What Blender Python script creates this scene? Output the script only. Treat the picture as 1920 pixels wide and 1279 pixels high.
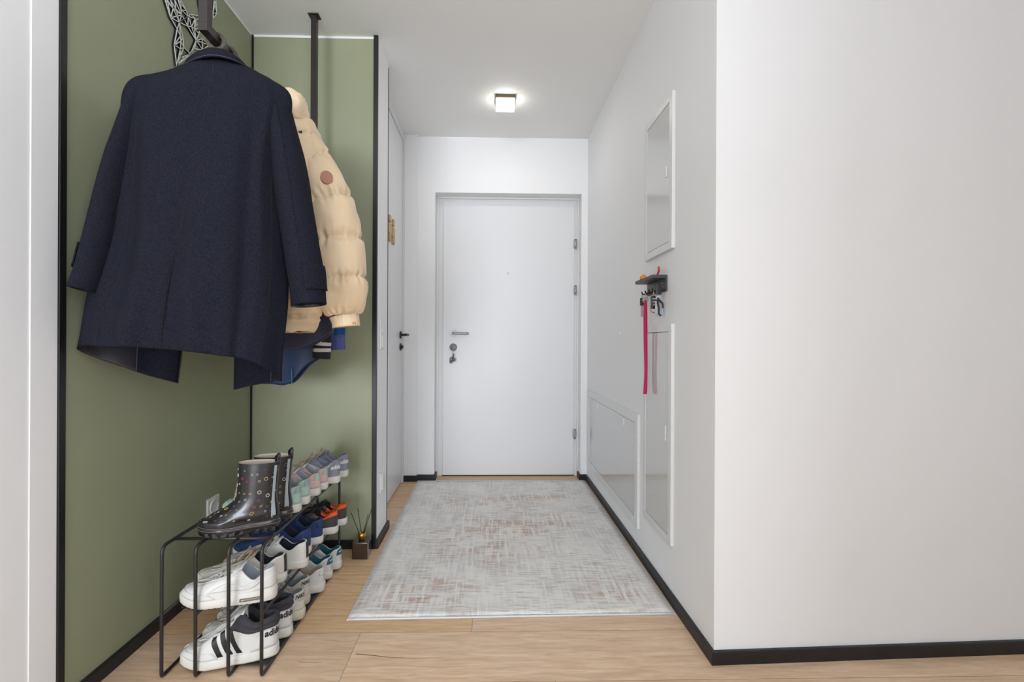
import bpy, bmesh, math, random
from mathutils import Vector, Matrix, noise
from math import sin, cos, pi, radians, atan2, sqrt
random.seed(7)
for o in list(bpy.data.objects): bpy.data.objects.remove(o)
scn = bpy.context.scene
C = scn.collection

# ------------------------------------------------------------------ camera
cam_d = bpy.data.cameras.new('camera'); cam = bpy.data.objects.new('camera', cam_d); C.objects.link(cam)
FPX = 900.0; PSI = math.atan(21 / FPX); ROLL = 0.0045
cam_d.sensor_fit = 'HORIZONTAL'; cam_d.sensor_width = 36.0; cam_d.lens = FPX / 1920 * 36
cam_d.shift_x = 20 / 1920; cam_d.shift_y = 0.0; cam_d.clip_start = 0.05
fw = Vector((sin(PSI), cos(PSI), 0)); r0 = Vector((cos(PSI), -sin(PSI), 0)); u0 = Vector((0, 0, 1))
rt = r0 * cos(ROLL) + u0 * sin(ROLL); up = -r0 * sin(ROLL) + u0 * cos(ROLL)
cam.matrix_world = Matrix(((rt.x, up.x, -fw.x, 0), (rt.y, up.y, -fw.y, 0), (rt.z, up.z, -fw.z, 1.02), (0, 0, 0, 1)))
scn.camera = cam

# ------------------------------------------------------------------ light
w = bpy.data.worlds.new('world'); scn.world = w; w.use_nodes = True
w.node_tree.nodes['Background'].inputs[0].default_value = (0.82, 0.92, 1.0, 1)
w.node_tree.nodes['Background'].inputs[1].default_value = 0.7

def area(name, loc, target, sx, sy, power, col=(1, 1, 1)):
    d = bpy.data.lights.new(name, 'AREA'); d.shape = 'RECTANGLE'; d.size = sx; d.size_y = sy
    d.energy = power; d.color = col
    o = bpy.data.objects.new(name, d); C.objects.link(o); o.location = loc
    o.rotation_euler = (Vector(target) - Vector(loc)).to_track_quat('-Z', 'Y').to_euler()
    return o
COOL = (0.90, 0.955, 1.04)
area('window_light', (-1.9, -9.0, 1.3), (-0.1, 3.0, 1.1), 3.2, 2.0, 315, COOL)
area('right_fill_light', (0.95, -0.9, 1.4), (-1.2, -1.13, 1.4), 0.6, 1.8, 24, (0.865, 0.945, 1.06))  # added fill panel brightening the left wall and niche; no window stands here
area('upward_fill_light', (-0.6, -0.5, 1.55), (-0.6, -0.49, 3.0), 0.9, 0.9, 21, (0.865, 0.945, 1.06))  # invented upward fill bounced off the ceiling, not a lamp of the room
scn.view_settings.view_transform = 'Standard'; scn.view_settings.look = 'None'
scn.view_settings.gamma = 1; scn.view_settings.use_curve_mapping = False
scn.view_settings.exposure = 0.58

# ------------------------------------------------------------------ helpers
def lin(c):
    return tuple((x / 255 / 12.92 if x / 255 <= 0.04045 else ((x / 255 + 0.055) / 1.055) ** 2.4) for x in c)

def mat(name, rgb, rough=0.5, metal=0.0, var=0.0, vscale=8.0, bump=0.0, bscale=200.0, coat=0.0, emit=None, estr=0, sheen=0.0, vs=(1, 1, 1), rgb2=None):
    m = bpy.data.materials.new(name); m.use_nodes = True
    nt = m.node_tree; b = nt.nodes['Principled BSDF']
    base = lin(rgb)
    b.inputs['Base Color'].default_value = (*base, 1); b.inputs['Roughness'].default_value = rough
    b.inputs['Metallic'].default_value = metal
    if coat: b.inputs['Coat Weight'].default_value = coat; b.inputs['Coat Roughness'].default_value = 0.08
    if sheen: b.inputs['Sheen Weight'].default_value = sheen; b.inputs['Sheen Roughness'].default_value = 0.5
    tc = nt.nodes.new('ShaderNodeTexCoord')
    mp = nt.nodes.new('ShaderNodeMapping'); mp.inputs['Scale'].default_value = vs
    nt.links.new(tc.outputs['Object'], mp.inputs['Vector'])
    n = nt.nodes.new('ShaderNodeTexNoise'); n.inputs['Scale'].default_value = vscale; n.inputs['Detail'].default_value = 5
    nt.links.new(mp.outputs[0], n.inputs['Vector'])
    if var or rgb2:
        r = nt.nodes.new('ShaderNodeValToRGB')
        lo = lin(rgb2) if rgb2 else tuple(max(0, x * (1 - var)) for x in base)
        r.color_ramp.elements[0].position = 0.3; r.color_ramp.elements[0].color = (*lo, 1)
        r.color_ramp.elements[1].position = 0.7; r.color_ramp.elements[1].color = (*tuple(min(1, x * (1 + var * 0.6)) for x in base), 1)
        nt.links.new(n.outputs[0], r.inputs[0]); nt.links.new(r.outputs[0], b.inputs['Base Color'])
    if bump:
        n2 = nt.nodes.new('ShaderNodeTexNoise'); n2.inputs['Scale'].default_value = bscale; n2.inputs['Detail'].default_value = 3
        nt.links.new(mp.outputs[0], n2.inputs['Vector'])
        bp = nt.nodes.new('ShaderNodeBump'); bp.inputs['Strength'].default_value = bump; bp.inputs['Distance'].default_value = 0.002
        nt.links.new(n2.outputs[0], bp.inputs['Height']); nt.links.new(bp.outputs[0], b.inputs['Normal'])
    if emit:
        b.inputs['Emission Color'].default_value = (*lin(emit), 1); b.inputs['Emission Strength'].default_value = estr
    return m

def mesh_obj(name, bm, m, parent=None, smooth=False, recalc=True):
    if recalc: bmesh.ops.recalc_face_normals(bm, faces=bm.faces)
    me = bpy.data.meshes.new(name); bm.to_mesh(me); bm.free()
    for k in (m if isinstance(m, (list, tuple)) else [m]): me.materials.append(k)
    if smooth:
        for p in me.polygons: p.use_smooth = True
    o = bpy.data.objects.new(name, me); C.objects.link(o)
    if parent: o.parent = parent
    return o

def tag(o, label=None, cat=None, group=None, kind=None):
    if label: o['label'] = label
    if cat: o['category'] = cat
    if group: o['group'] = group
    if kind: o['kind'] = kind
    return o

def thing(name, label, cat, loc=(0, 0, 0), rz=0, group=None):
    o = bpy.data.objects.new(name, None); C.objects.link(o); o.location = loc; o.rotation_euler = (0, 0, rz)
    o.empty_display_size = 0.05
    return tag(o, label, cat, group)

def box(bm, x0, x1, y0, y1, z0, z1, bev=0.0, mi=0):
    r = bmesh.ops.create_cube(bm, size=1)
    vs = r['verts']
    for v in vs:
        v.co = Vector(((x0 + x1) / 2 + v.co.x * (x1 - x0), (y0 + y1) / 2 + v.co.y * (y1 - y0), (z0 + z1) / 2 + v.co.z * (z1 - z0)))
    fs = {f for v in vs for f in v.link_faces}
    for f in fs: f.material_index = mi
    if bev:
        es = list({e for v in vs for e in v.link_edges})
        rb = bmesh.ops.bevel(bm, geom=es, offset=bev, segments=2, profile=0.6, affect='EDGES')
        for f in rb['faces']: f.material_index = mi
    return bm

def boxo(name, x0, x1, y0, y1, z0, z1, m, parent=None, bev=0.0, kind=None):
    bm = bmesh.new(); box(bm, x0, x1, y0, y1, z0, z1, bev)
    o = mesh_obj(name, bm, m, parent)
    if kind: o['kind'] = kind
    return o

def cyl(bm, p0, p1, r0_, r1_=None, seg=16, mi=0, cap=True):
    r1_ = r0_ if r1_ is None else r1_
    p0 = Vector(p0); p1 = Vector(p1); d = (p1 - p0)
    q = d.to_track_quat('Z', 'Y')
    rings = []
    for p, r in ((p0, r0_), (p1, r1_)):
        rings.append([bm.verts.new(p + q @ Vector((r * cos(2 * pi * k / seg), r * sin(2 * pi * k / seg), 0))) for k in range(seg)])
    for k in range(seg):
        f = bm.faces.new((rings[0][k], rings[0][(k + 1) % seg], rings[1][(k + 1) % seg], rings[1][k])); f.material_index = mi; f.smooth = True
    if cap:
        for rr in (rings[0][::-1], rings[1]):
            f = bm.faces.new(rr); f.material_index = mi
    return bm

def cr(p0, p1, p2, p3, t):
    return 0.5 * ((2 * p1) + (-p0 + p2) * t + (2 * p0 - 5 * p1 + 4 * p2 - p3) * t * t + (-p0 + 3 * p1 - 3 * p2 + p3) * t ** 3)

def spline(pts, n, closed=False):
    P = [Vector(p) for p in pts]; m = len(P); out = []
    segs = m if closed else m - 1
    tot = n if closed else n - 1
    for k in range(n):
        u = k / tot * segs
        i = min(int(u), segs - 1); t = u - i
        if closed: a, b, c, d = P[(i - 1) % m], P[i % m], P[(i + 1) % m], P[(i + 2) % m]
        else:
            b, c = P[i], P[i + 1]
            a = P[i - 1] if i > 0 else 2 * b - c
            d = P[i + 2] if i + 2 < m else 2 * c - b
        out.append(cr(a, b, c, d, t))
    return out

def tube(bm, pts, r, seg=8, mi=0, closed=False, flat=None, cap=True):
    """sweep a round (or flattened) section along pts"""
    P = [Vector(p) for p in pts]; n = len(P); rings = []
    prev = None
    for i, p in enumerate(P):
        if closed: t = (P[(i + 1) % n] - P[i - 1])
        else: t = P[min(i + 1, n - 1)] - P[max(i - 1, 0)]
        if t.length < 1e-9: t = Vector((0, 0, 1))
        t.normalize()
        if prev is None:
            a = Vector((0, 0, 1)) if abs(t.z) < 0.9 else Vector((1, 0, 0))
            nrm = (a - t * a.dot(t)).normalized()
        else:
            nrm = prev - t * prev.dot(t)
            nrm = nrm.normalized() if nrm.length > 1e-6 else t.orthogonal().normalized()
        prev = nrm; bn = t.cross(nrm)
        rr = r[i] if isinstance(r, (list, tuple)) else r
        fl = flat if flat else 1.0
        rings.append([bm.verts.new(p + nrm * (rr * fl * cos(2 * pi * k / seg)) + bn * (rr * sin(2 * pi * k / seg))) for k in range(seg)])
    m = n if closed else n - 1
    for i in range(m):
        A, B = rings[i], rings[(i + 1) % n]
        for k in range(seg):
            f = bm.faces.new((A[k], A[(k + 1) % seg], B[(k + 1) % seg], B[k])); f.material_index = mi; f.smooth = True
    if cap and not closed:
        for rr in (rings[0][::-1], rings[-1]):
            f = bm.faces.new(rr); f.material_index = mi
    return bm

def grid_mesh(bm, G, closed_u=False, mi=0, smooth=True):
    V = [[bm.verts.new(p) for p in row] for row in G]
    nu = len(V[0])
    for j in range(len(V) - 1):
        for i in range(nu if closed_u else nu - 1):
            f = bm.faces.new((V[j][i], V[j][(i + 1) % nu], V[j + 1][(i + 1) % nu], V[j + 1][i])); f.material_index = mi; f.smooth = smooth
    return V

def net(rows, nu, nv, closed_u=False):
    R = [spline(r, nu, closed_u) for r in rows]
    cols = [spline([R[j][i] for j in range(len(R))], nv) for i in range(nu)]
    return [[cols[i][j] for i in range(nu)] for j in range(nv)]

def solid(o, th, off=-1.0, mo=0):
    md = o.modifiers.new('solid', 'SOLIDIFY'); md.thickness = th; md.offset = off
    if mo: md.material_offset = mo; md.material_offset_rim = 0
    return o
def subd(o, n=1):
    md = o.modifiers.new('sub', 'SUBSURF'); md.levels = n; md.render_levels = n; return o
def revolve(bm, prof, c=(0, 0, 0), seg=24, mi=0):
    G = [[(c[0] + r * cos(2 * pi * k / seg), c[1] + r * sin(2 * pi * k / seg), c[2] + z) for k in range(seg)] for r, z in prof]
    grid_mesh(bm, G, True, mi); return bm

def text_tris(body, size, bold=0.0):
    cu = bpy.data.curves.new('lettering', 'FONT'); cu.body = body; cu.size = size; cu.offset = bold; cu.resolution_u = 3
    o = bpy.data.objects.new('lettering_source', cu); C.objects.link(o)
    bpy.context.view_layer.update()
    me = bpy.data.meshes.new_from_object(o.evaluated_get(bpy.context.evaluated_depsgraph_get()))
    vs = [(v.co.x, v.co.y) for v in me.vertices]; fs = [tuple(p.vertices) for p in me.polygons]
    bpy.data.objects.remove(o); bpy.data.curves.remove(cu); bpy.data.meshes.remove(me)
    return vs, fs

# ------------------------------------------------------------------ materials
M = {}
M['wall'] = mat('white_paint', (243, 243, 243), 0.6, bump=0.05, bscale=300)
M['ceil'] = mat('ceiling_paint', (244, 244, 242), 0.7)
M['green'] = mat('olive_green_board', (154, 158, 129), 0.42, var=0.05, vscale=3, bump=0.12, bscale=600)
M['black'] = mat('black_metal', (24, 23, 25), 0.4, bump=0.02)
M['base'] = mat('black_skirting', (26, 26, 31), 0.45, var=0.3, vscale=30)
M['door'] = mat('white_lacquer', (228, 228, 229), 0.35)
M['frame'] = mat('grey_white_frame', (226, 227, 226), 0.4)
M['gloss'] = mat('glossy_white_panel', (206, 206, 204), 0.12, coat=0.5)
M['gframe'] = mat('glossy_white_rim', (226, 226, 225), 0.3)
M['steel'] = mat('brushed_steel', (176, 176, 178), 0.5, metal=0.85)
M['plastic'] = mat('white_plastic', (232, 232, 230), 0.35)
M['seal'] = mat('dark_seal', (60, 54, 48), 0.7)  # dark brown strip material for the wall-end trim and the threshold
M['beige'] = mat('beige_frame', (214, 208, 198), 0.5)
M['gold'] = mat('brushed_gold', (205, 160, 92), 0.3, metal=1.0)
M['wood_sign'] = mat('light_oak_sign', (196, 162, 112), 0.5, var=0.25, vscale=20, vs=(1, 1, 0.2))
M['wire'] = mat('black_wire', (36, 33, 34), 0.38, bump=0.02)
M['hangwood'] = mat('dark_brown_wood', (76, 66, 60), 0.45, var=0.2, vscale=30)

# ------------------------------------------------------------------ floor (oak planks laid across the hall)
def oak():
    m = bpy.data.materials.new('oak_planks'); m.use_nodes = True; nt = m.node_tree; b = nt.nodes['Principled BSDF']
    N = lambda t: nt.nodes.new(t); Lk = nt.links.new
    at = N('ShaderNodeAttribute'); at.attribute_name = 'plank'
    tc = N('ShaderNodeTexCoord')
    add = N('ShaderNodeVectorMath'); add.operation = 'ADD'
    sc = N('ShaderNodeVectorMath'); sc.operation = 'SCALE'; sc.inputs['Scale'].default_value = 7.0
    Lk(at.outputs['Color'], sc.inputs[0]); Lk(tc.outputs['Object'], add.inputs[0]); Lk(sc.outputs[0], add.inputs[1])
    def nz(scale, vs, det=6, dist=0.0):
        mp = N('ShaderNodeMapping'); mp.inputs['Scale'].default_value = vs; Lk(add.outputs[0], mp.inputs['Vector'])
        n = N('ShaderNodeTexNoise'); n.inputs['Scale'].default_value = scale; n.inputs['Detail'].default_value = det
        n.inputs['Distortion'].default_value = dist; Lk(mp.outputs[0], n.inputs['Vector']); return n
    g1 = nz(6, (1.0, 9, 1), 8, 0.8); g2 = nz(60, (0.5, 7, 1), 4); g3 = nz(3.0, (0.8, 3, 1), 4, 1.5)
    r = N('ShaderNodeValToRGB'); e = r.color_ramp.elements
    e[0].position = 0.25; e[0].color = (*lin((204, 172, 140)), 1); e[1].position = 0.75; e[1].color = (*lin((236, 209, 178)), 1)
    x = e.new(0.5); x.color = (*lin((222, 191, 160)), 1)
    Lk(g1.outputs[0], r.inputs[0])
    mx = N('ShaderNodeMix'); mx.data_type = 'RGBA'; mx.blend_type = 'MULTIPLY'; mx.inputs['Factor'].default_value = 0.5
    r2 = N('ShaderNodeValToRGB'); r2.color_ramp.elements[0].position = 0.3; r2.color_ramp.elements[0].color = (0.78, 0.74, 0.70, 1)
    r2.color_ramp.elements[1].position = 0.62; r2.color_ramp.elements[1].color = (1, 1, 1, 1)
    Lk(g2.outputs[0], r2.inputs[0]); Lk(r.outputs[0], mx.inputs[6]); Lk(r2.outputs[0], mx.inputs[7])
    hs = N('ShaderNodeHueSaturation'); sp = N('ShaderNodeSeparateColor'); Lk(at.outputs['Color'], sp.inputs[0])
    mr = N('ShaderNodeMapRange'); mr.inputs[3].default_value = 0.93; mr.inputs[4].default_value = 1.06; Lk(sp.outputs[0], mr.inputs[0]); Lk(mr.outputs[0], hs.inputs['Value'])
    mr2 = N('ShaderNodeMapRange'); mr2.inputs[3].default_value = 1.0; mr2.inputs[4].default_value = 1.22; Lk(sp.outputs[1], mr2.inputs[0]); Lk(mr2.outputs[0], hs.inputs['Saturation'])
    Lk(mx.outputs[2], hs.inputs['Color'])
    # dark knots and cracks
    r3 = N('ShaderNodeValToRGB'); r3.color_ramp.elements[0].position = 0.70; r3.color_ramp.elements[0].color = (1, 1, 1, 1)
    r3.color_ramp.elements[1].position = 0.78; r3.color_ramp.elements[1].color = (0.35, 0.28, 0.22, 1); Lk(g3.outputs[0], r3.inputs[0])
    mx2 = N('ShaderNodeMix'); mx2.data_type = 'RGBA'; mx2.blend_type = 'MULTIPLY'; mx2.inputs['Factor'].default_value = 0.8
    Lk(hs.outputs[0], mx2.inputs[6]); Lk(r3.outputs[0], mx2.inputs[7]); Lk(mx2.outputs[2], b.inputs['Base Color'])
    b.inputs['Roughness'].default_value = 0.42
    bp = N('ShaderNodeBump'); bp.inputs['Strength'].default_value = 0.15; bp.inputs['Distance'].default_value = 0.002
    Lk(g2.outputs[0], bp.inputs['Height']); Lk(bp.outputs[0], b.inputs['Normal'])
    return m
M['oak'] = oak(); M['gap'] = mat('plank_gap', (104, 82, 66), 0.8)

bm = bmesh.new(); col = bm.loops.layers.float_color.new('plank')
PW = 0.25; rows = {}
joints = {1.435: [-1.9, -0.447, 1.9], 1.685: [-1.6, -0.06, 1.6], 1.935: [-0.75, 1.0], 1.185: [0.2, 2.1], 2.185: [-1.4, 0.35]}
y = 1.435 - PW * 32
while y < 3.9:
    key = round(y, 3)
    js = joints.get(key)
    if js is None:
        s = random.uniform(-3.3, -1.9); js = []
        while s < 3.6: js.append(s); s += random.uniform(1.5, 2.1)
    xs = [-3.4] + [j for j in js if -3.3 < j < 3.5] + [3.6]
    for a, b_ in zip(xs[:-1], xs[1:]):
        g = 0.0006
        vs = [bm.verts.new(p) for p in ((a + g, y + g, 0), (b_ - g, y + g, 0), (b_ - g, y + PW - g, 0), (a + g, y + PW - g, 0))]
        f = bm.faces.new(vs); c = (random.random(), random.random(), random.random(), 1)
        for l in f.loops: l[col] = c
    y += PW
box(bm, -3.4, 3.6, -6.6, 3.95, -0.1, -0.0012, 0, 1)
for P_, w_ in (([(-0.432,1.571,0.0),(-0.409,1.568,0.0),(-0.364,1.561,0.0),(-0.311,1.551,0.0),(-0.242,1.547,0.0),(-0.148,1.547,0.0)], .0026), ([(-0.602,1.536,0.0),(-0.558,1.531,0.0),(-0.526,1.533,0.0)], .0009), ([(1.721,1.532,0.0),(1.721,1.516,0.0),(1.721,1.505,0.0)], .0014)):
    n_ = len(P_); Lf = [bm.verts.new((p[0], p[1] - w_ * (1 - k / n_) * .6 - .0003, .0003)) for k, p in enumerate(P_)]; Rt = [bm.verts.new((p[0], p[1] + w_ * (1 - k / n_) * .6 + .0003, .0003)) for k, p in enumerate(P_)]
    for k in range(n_ - 1):
        f = bm.faces.new((Lf[k], Lf[k + 1], Rt[k + 1], Rt[k])); f.material_index = 1
fl = mesh_obj('floor', bm, [M['oak'], M['gap']]); tag(fl, kind='structure')

CE = 2.512
boxo('ceiling', -3.4, 3.6, -6.6, 3.95, CE, CE + 0.12, M['ceil'], kind='structure')

# ------------------------------------------------------------------ walls
def wall(name, boxes, ms):
    bm = bmesh.new()
    for b in boxes: box(bm, *b[:6], 0, b[6] if len(b) > 6 else 0)
    return tag(mesh_obj(name, bm, ms), kind='structure')
# coat niche: olive boards with a white gap below the ceiling
wall('wall_left', [(-1.32, -1.169, 1.31, 2.60, 0, CE), (-1.169, -1.1665, 1.33, 2.372, 0, CE - 0.012, 1)], [M['wall'], M['green']])
wall('wall_niche', [(-1.17, -0.555, 2.374, 2.60, 0, CE), (-1.1665, -0.576, 2.371, 2.374, 0, CE - 0.012, 1)], [M['wall'], M['green']])
wall('wall_left_front', [(-1.32, -1.158, 1.237, 1.312, 0, CE), (-1.32, -1.161, 1.0, 1.237, 0, CE)], [M['wall']])
wall('wall_left_far', [(-1.32, -0.645, 2.60, 3.53, 0, CE)], [M['wall']])
wall('wall_back', [(-1.32, -0.53, 3.495, 3.9, 0, CE), (-0.53, -0.406, 3.52, 3.9, 0, CE), (0.669, 0.9, 3.52, 3.9, 0, CE), (-0.406, 0.669, 3.52, 3.9, 2.105, CE), (-0.406, 0.669, 3.75, 3.9, 0, 2.105)], [M['wall']])
wall('wall_right', [(0.715, 0.755, 1.5105, 3.9, 0, CE)], [M['wall']])
AN = atan2(0.038, 1.048)
bm = bmesh.new(); box(bm, 0, 2.9, 0, 0.2, 0, CE)
for v in bm.verts:
    if v.co.y > .1 and v.co.x < .1: v.co.x = .02
wf = tag(mesh_obj('wall_front_right', bm, M['wall']), kind='structure'); wf.location = (0.715, 1.508, 0); wf.rotation_euler = (0, 0, AN)

wall('light_blocker_back', [(-0.08, 3.2, -1.4, -1.25, 0, CE)], [M['wall']])  # unseen slab added behind the camera to shade the front wall's right part
wall('light_blocker_right', [(3.2, 3.4, -6.6, 1.6, 0, CE)], [M['wall']])  # unseen side slab added to keep outside light off the front wall

# black edge trims
boxo('trim_1', -1.1665, -1.153, 1.313, 1.334, 0, CE, M['black'], kind='structure', bev=0.002)
boxo('trim_2', -1.1665, -1.159, 2.363, 2.371, 0, CE - 0.006, M['black'], kind='structure')
boxo('trim_3', -0.5755, -0.554, 2.358, 2.374, 0.0, CE, M['black'], kind='structure', bev=0.002)
boxo('trim_4', -0.556, -0.5525, 2.600, 2.606, 0.045, 2.49, M['seal'], kind='structure')

# skirting boards
BH = 0.042
def skirt(name, pts, th=0.012, h=BH):
    """polyline at the wall face, board on its left-hand side"""
    bm = bmesh.new(); P = [Vector((x, y, 0)) for x, y in pts]; n = len(P); off = []
    for i in range(n):
        d1 = (P[i] - P[i - 1]).normalized() if i > 0 else (P[1] - P[0]).normalized()
        d2 = (P[i + 1] - P[i]).normalized() if i < n - 1 else d1
        n1 = Vector((-d1.y, d1.x, 0)); n2 = Vector((-d2.y, d2.x, 0)); m_ = (n1 + n2).normalized()
        off.append(m_ * th / max(0.3, m_.dot(n1)))
    G = []
    for i in range(n):
        a, o = P[i], P[i] + off[i]; o2 = P[i] + off[i] * 0.75
        G.append([a, o, o + Vector((0, 0, h - 0.003)), o2 + Vector((0, 0, h)), a + Vector((0, 0, h))])
    V = [[bm.verts.new(p) for p in r] for r in G]
    for i in range(n - 1):
        for k in range(5): bm.faces.new((V[i][k], V[i][(k + 1) % 5], V[i + 1][(k + 1) % 5], V[i + 1][k]))
    bm.faces.new(V[0]); bm.faces.new(V[-1][::-1])
    return tag(mesh_obj(name, bm, M['base']), kind='structure')
skirt('baseboard_right', [(0.715 + 2.6 * cos(AN), 1.508 + 2.6 * sin(AN)), (0.715, 1.508), (0.715, 3.52), (0.669, 3.52), (0.669, 3.60)])
skirt('baseboard_back', [(-0.406, 3.60), (-0.406, 3.52), (-0.53, 3.52), (-0.53, 3.495), (-0.625, 3.495)])
skirt('baseboard_left', [(-0.555, 2.625), (-0.555, 2.372), (-1.1665, 2.372), (-1.1665, 1.32)])

# ------------------------------------------------------------------ entrance door
d1 = boxo('door_1', -0.355, 0.636, 3.625, 3.68, 0.008, 2.073, M['door'], kind='structure', bev=0.003)
bm = bmesh.new()
box(bm, -0.406, -0.3555, 3.638, 3.75, 0, 2.105); box(bm, 0.6365, 0.669, 3.638, 3.75, 0, 2.105); box(bm, -0.3555, 0.6365, 3.638, 3.75, 2.0735, 2.105)
box(bm, -0.4055, -0.390, 3.622, 3.638, 0, 2.1045); box(bm, 0.658, 0.6685, 3.622, 3.638, 0, 2.1045); box(bm, -0.390, 0.658, 3.622, 3.638, 2.092, 2.1045)
mesh_obj('door_frame', bm, M['frame'], d1)
bm = bmesh.new()
cyl(bm, (-0.277, 3.626, 1.077), (-0.277, 3.614, 1.077), 0.027, seg=24)
tube(bm, spline([(-0.277, 3.615, 1.077), (-0.277, 3.585, 1.077), (-0.272, 3.570, 1.077), (-0.255, 3.566, 1.076), (-0.162, 3.566, 1.075)], 20), 0.0095, 12)
mesh_obj('door_handle', bm, M['steel'], d1)
bm = bmesh.new()
cyl(bm, (-0.277, 3.626, 0.972), (-0.277, 3.612, 0.972), 0.028, seg=24); cyl(bm, (-0.277, 3.613, 0.978), (-0.277, 3.606, 0.978), 0.009, seg=16)
mesh_obj('lock_rosette', bm, M['steel'], d1, True)
for z in (1.757, 1.407, 0.319):
    bm = bmesh.new(); cyl(bm, (0.643, 3.614, z - 0.034), (0.643, 3.614, z + 0.034), 0.0075, seg=14)
    for dz in (-0.035, -0.012, 0.012, 0.035): cyl(bm, (0.643, 3.614, z + dz - 0.0015), (0.643, 3.614, z + dz + 0.0015), 0.0088, seg=14)
    box(bm, 0.628, 0.642, 3.618, 3.626, z - 0.03, z + 0.03)
    mesh_obj('hinge', bm, M['steel'], d1)
bm = bmesh.new(); cyl(bm, (0.134, 3.627, 1.532), (0.134, 3.621, 1.532), 0.009, seg=16); mesh_obj('peephole', bm, M['steel'], d1)
bm = bmesh.new(); box(bm, -0.36, 0.64, 3.63, 3.70, -0.001, 0.0075); mesh_obj('threshold', bm, M['seal'], d1)

# bunch of keys in the lock
kb = thing('key_bunch', 'small bunch of keys with a blue tag hanging from the entrance door lock', 'keys', (-0.277, 3.60, 0.97))
bm = bmesh.new(); box(bm, -0.0012, 0.0012, -0.022, 0.006, 0.002, 0.010); cyl(bm, (-0.001, -0.028, 0.0), (0.001, -0.028, 0.0), 0.013, seg=16)
mesh_obj('lock_key', bm, M['steel'], kb)
bm = bmesh.new(); tube(bm, [(0.006 * sin(a), -0.028, -0.022 + 0.012 * cos(a)) for a in [2 * pi * k / 16 for k in range(16)]], 0.0012, 6, closed=True)
tube(bm, [(0.000, -0.028, -0.032), (0.001, -0.027, -0.05), (-0.004, -0.027, -0.075)], 0.003, 6)
mesh_obj('key_ring', bm, M['steel'], kb)
M['kdark'] = mat('dark_key', (52, 54, 46), 0.35, metal=0.5)
bm = bmesh.new(); cyl(bm, (0.006, -0.030, -0.090), (0.006, -0.026, -0.090), 0.016, seg=18); box(bm, 0.001, 0.009, -0.030, -0.026, -0.078, -0.045, 0.001)
mesh_obj('key', bm, M['kdark'], kb)
bm = bmesh.new(); tube(bm, [(-0.009 + 0.011 * cos(a), -0.031, -0.088 + 0.014 * sin(a)) for a in [2 * pi * k / 18 for k in range(18)]], 0.0035, 8, closed=True)
mesh_obj('key', bm, M['kdark'], kb)
M['teal_tag'] = mat('blue_plastic_tag', (30, 108, 140), 0.4)
bm = bmesh.new(); box(bm, -0.024, -0.004, -0.031, -0.026, -0.118, -0.096, 0.003); tag(mesh_obj('key_tag', bm, M['teal_tag'], kb), 'blue plastic key tag')

# ------------------------------------------------------------------ flush side door
d2 = boxo('door_2', -0.645, -0.634, 2.607, 3.463, 0.008, 2.452, M['door'], kind='structure', bev=0.002)
bm = bmesh.new(); box(bm, -0.645, -0.622, 3.468, 3.494, 0, CE - 0.001); box(bm, -0.645, -0.630, 2.607, 3.468, 2.458, CE - 0.001); mesh_obj('door_frame', bm, M['door'], d2)
bm = bmesh.new()
cyl(bm, (-0.634, 3.40, 1.06), (-0.626, 3.40, 1.06), 0.026, seg=20)
tube(bm, spline([(-0.628, 3.40, 1.06), (-0.590, 3.40, 1.06), (-0.578, 3.395, 1.06), (-0.576, 3.37, 1.06), (-0.576, 3.285, 1.06)], 18), 0.0085, 10)
tag(mesh_obj('door_handle', bm, M['black'], d2), 'black lever handle')
bm = bmesh.new(); cyl(bm, (-0.634, 3.40, 0.975), (-0.626, 3.40, 0.975), 0.026, seg=20); box(bm, -0.627, -0.612, 3.393, 3.407, 0.963, 0.987, 0.002)
tag(mesh_obj('door_lock', bm, M['black'], d2), 'black lock turn')

# wooden toilet sign, two figures
sg = thing('washroom_sign', 'light wooden sign of two little figures on the white side door', 'sign', (-0.633, 3.06, 1.64))
for nm, yc in (('figure', 3.008), ('figure', 3.115)):
    y_ = yc - 3.06; bm = bmesh.new()
    box(bm, 0, 0.011, y_ - 0.021, y_ + 0.021, 0.121, 0.160, 0.003)          # head
    box(bm, 0, 0.011, y_ - 0.036, y_ + 0.036, 0.045, 0.112, 0.008)          # body with arms
    box(bm, 0, 0.011, y_ - 0.023, y_ - 0.003, 0.000, 0.050, 0.002); box(bm, 0, 0.011, y_ + 0.003, y_ + 0.023, 0.000, 0.050, 0.002)
    mesh_obj(nm, bm, M['wood_sign'], sg)

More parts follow.
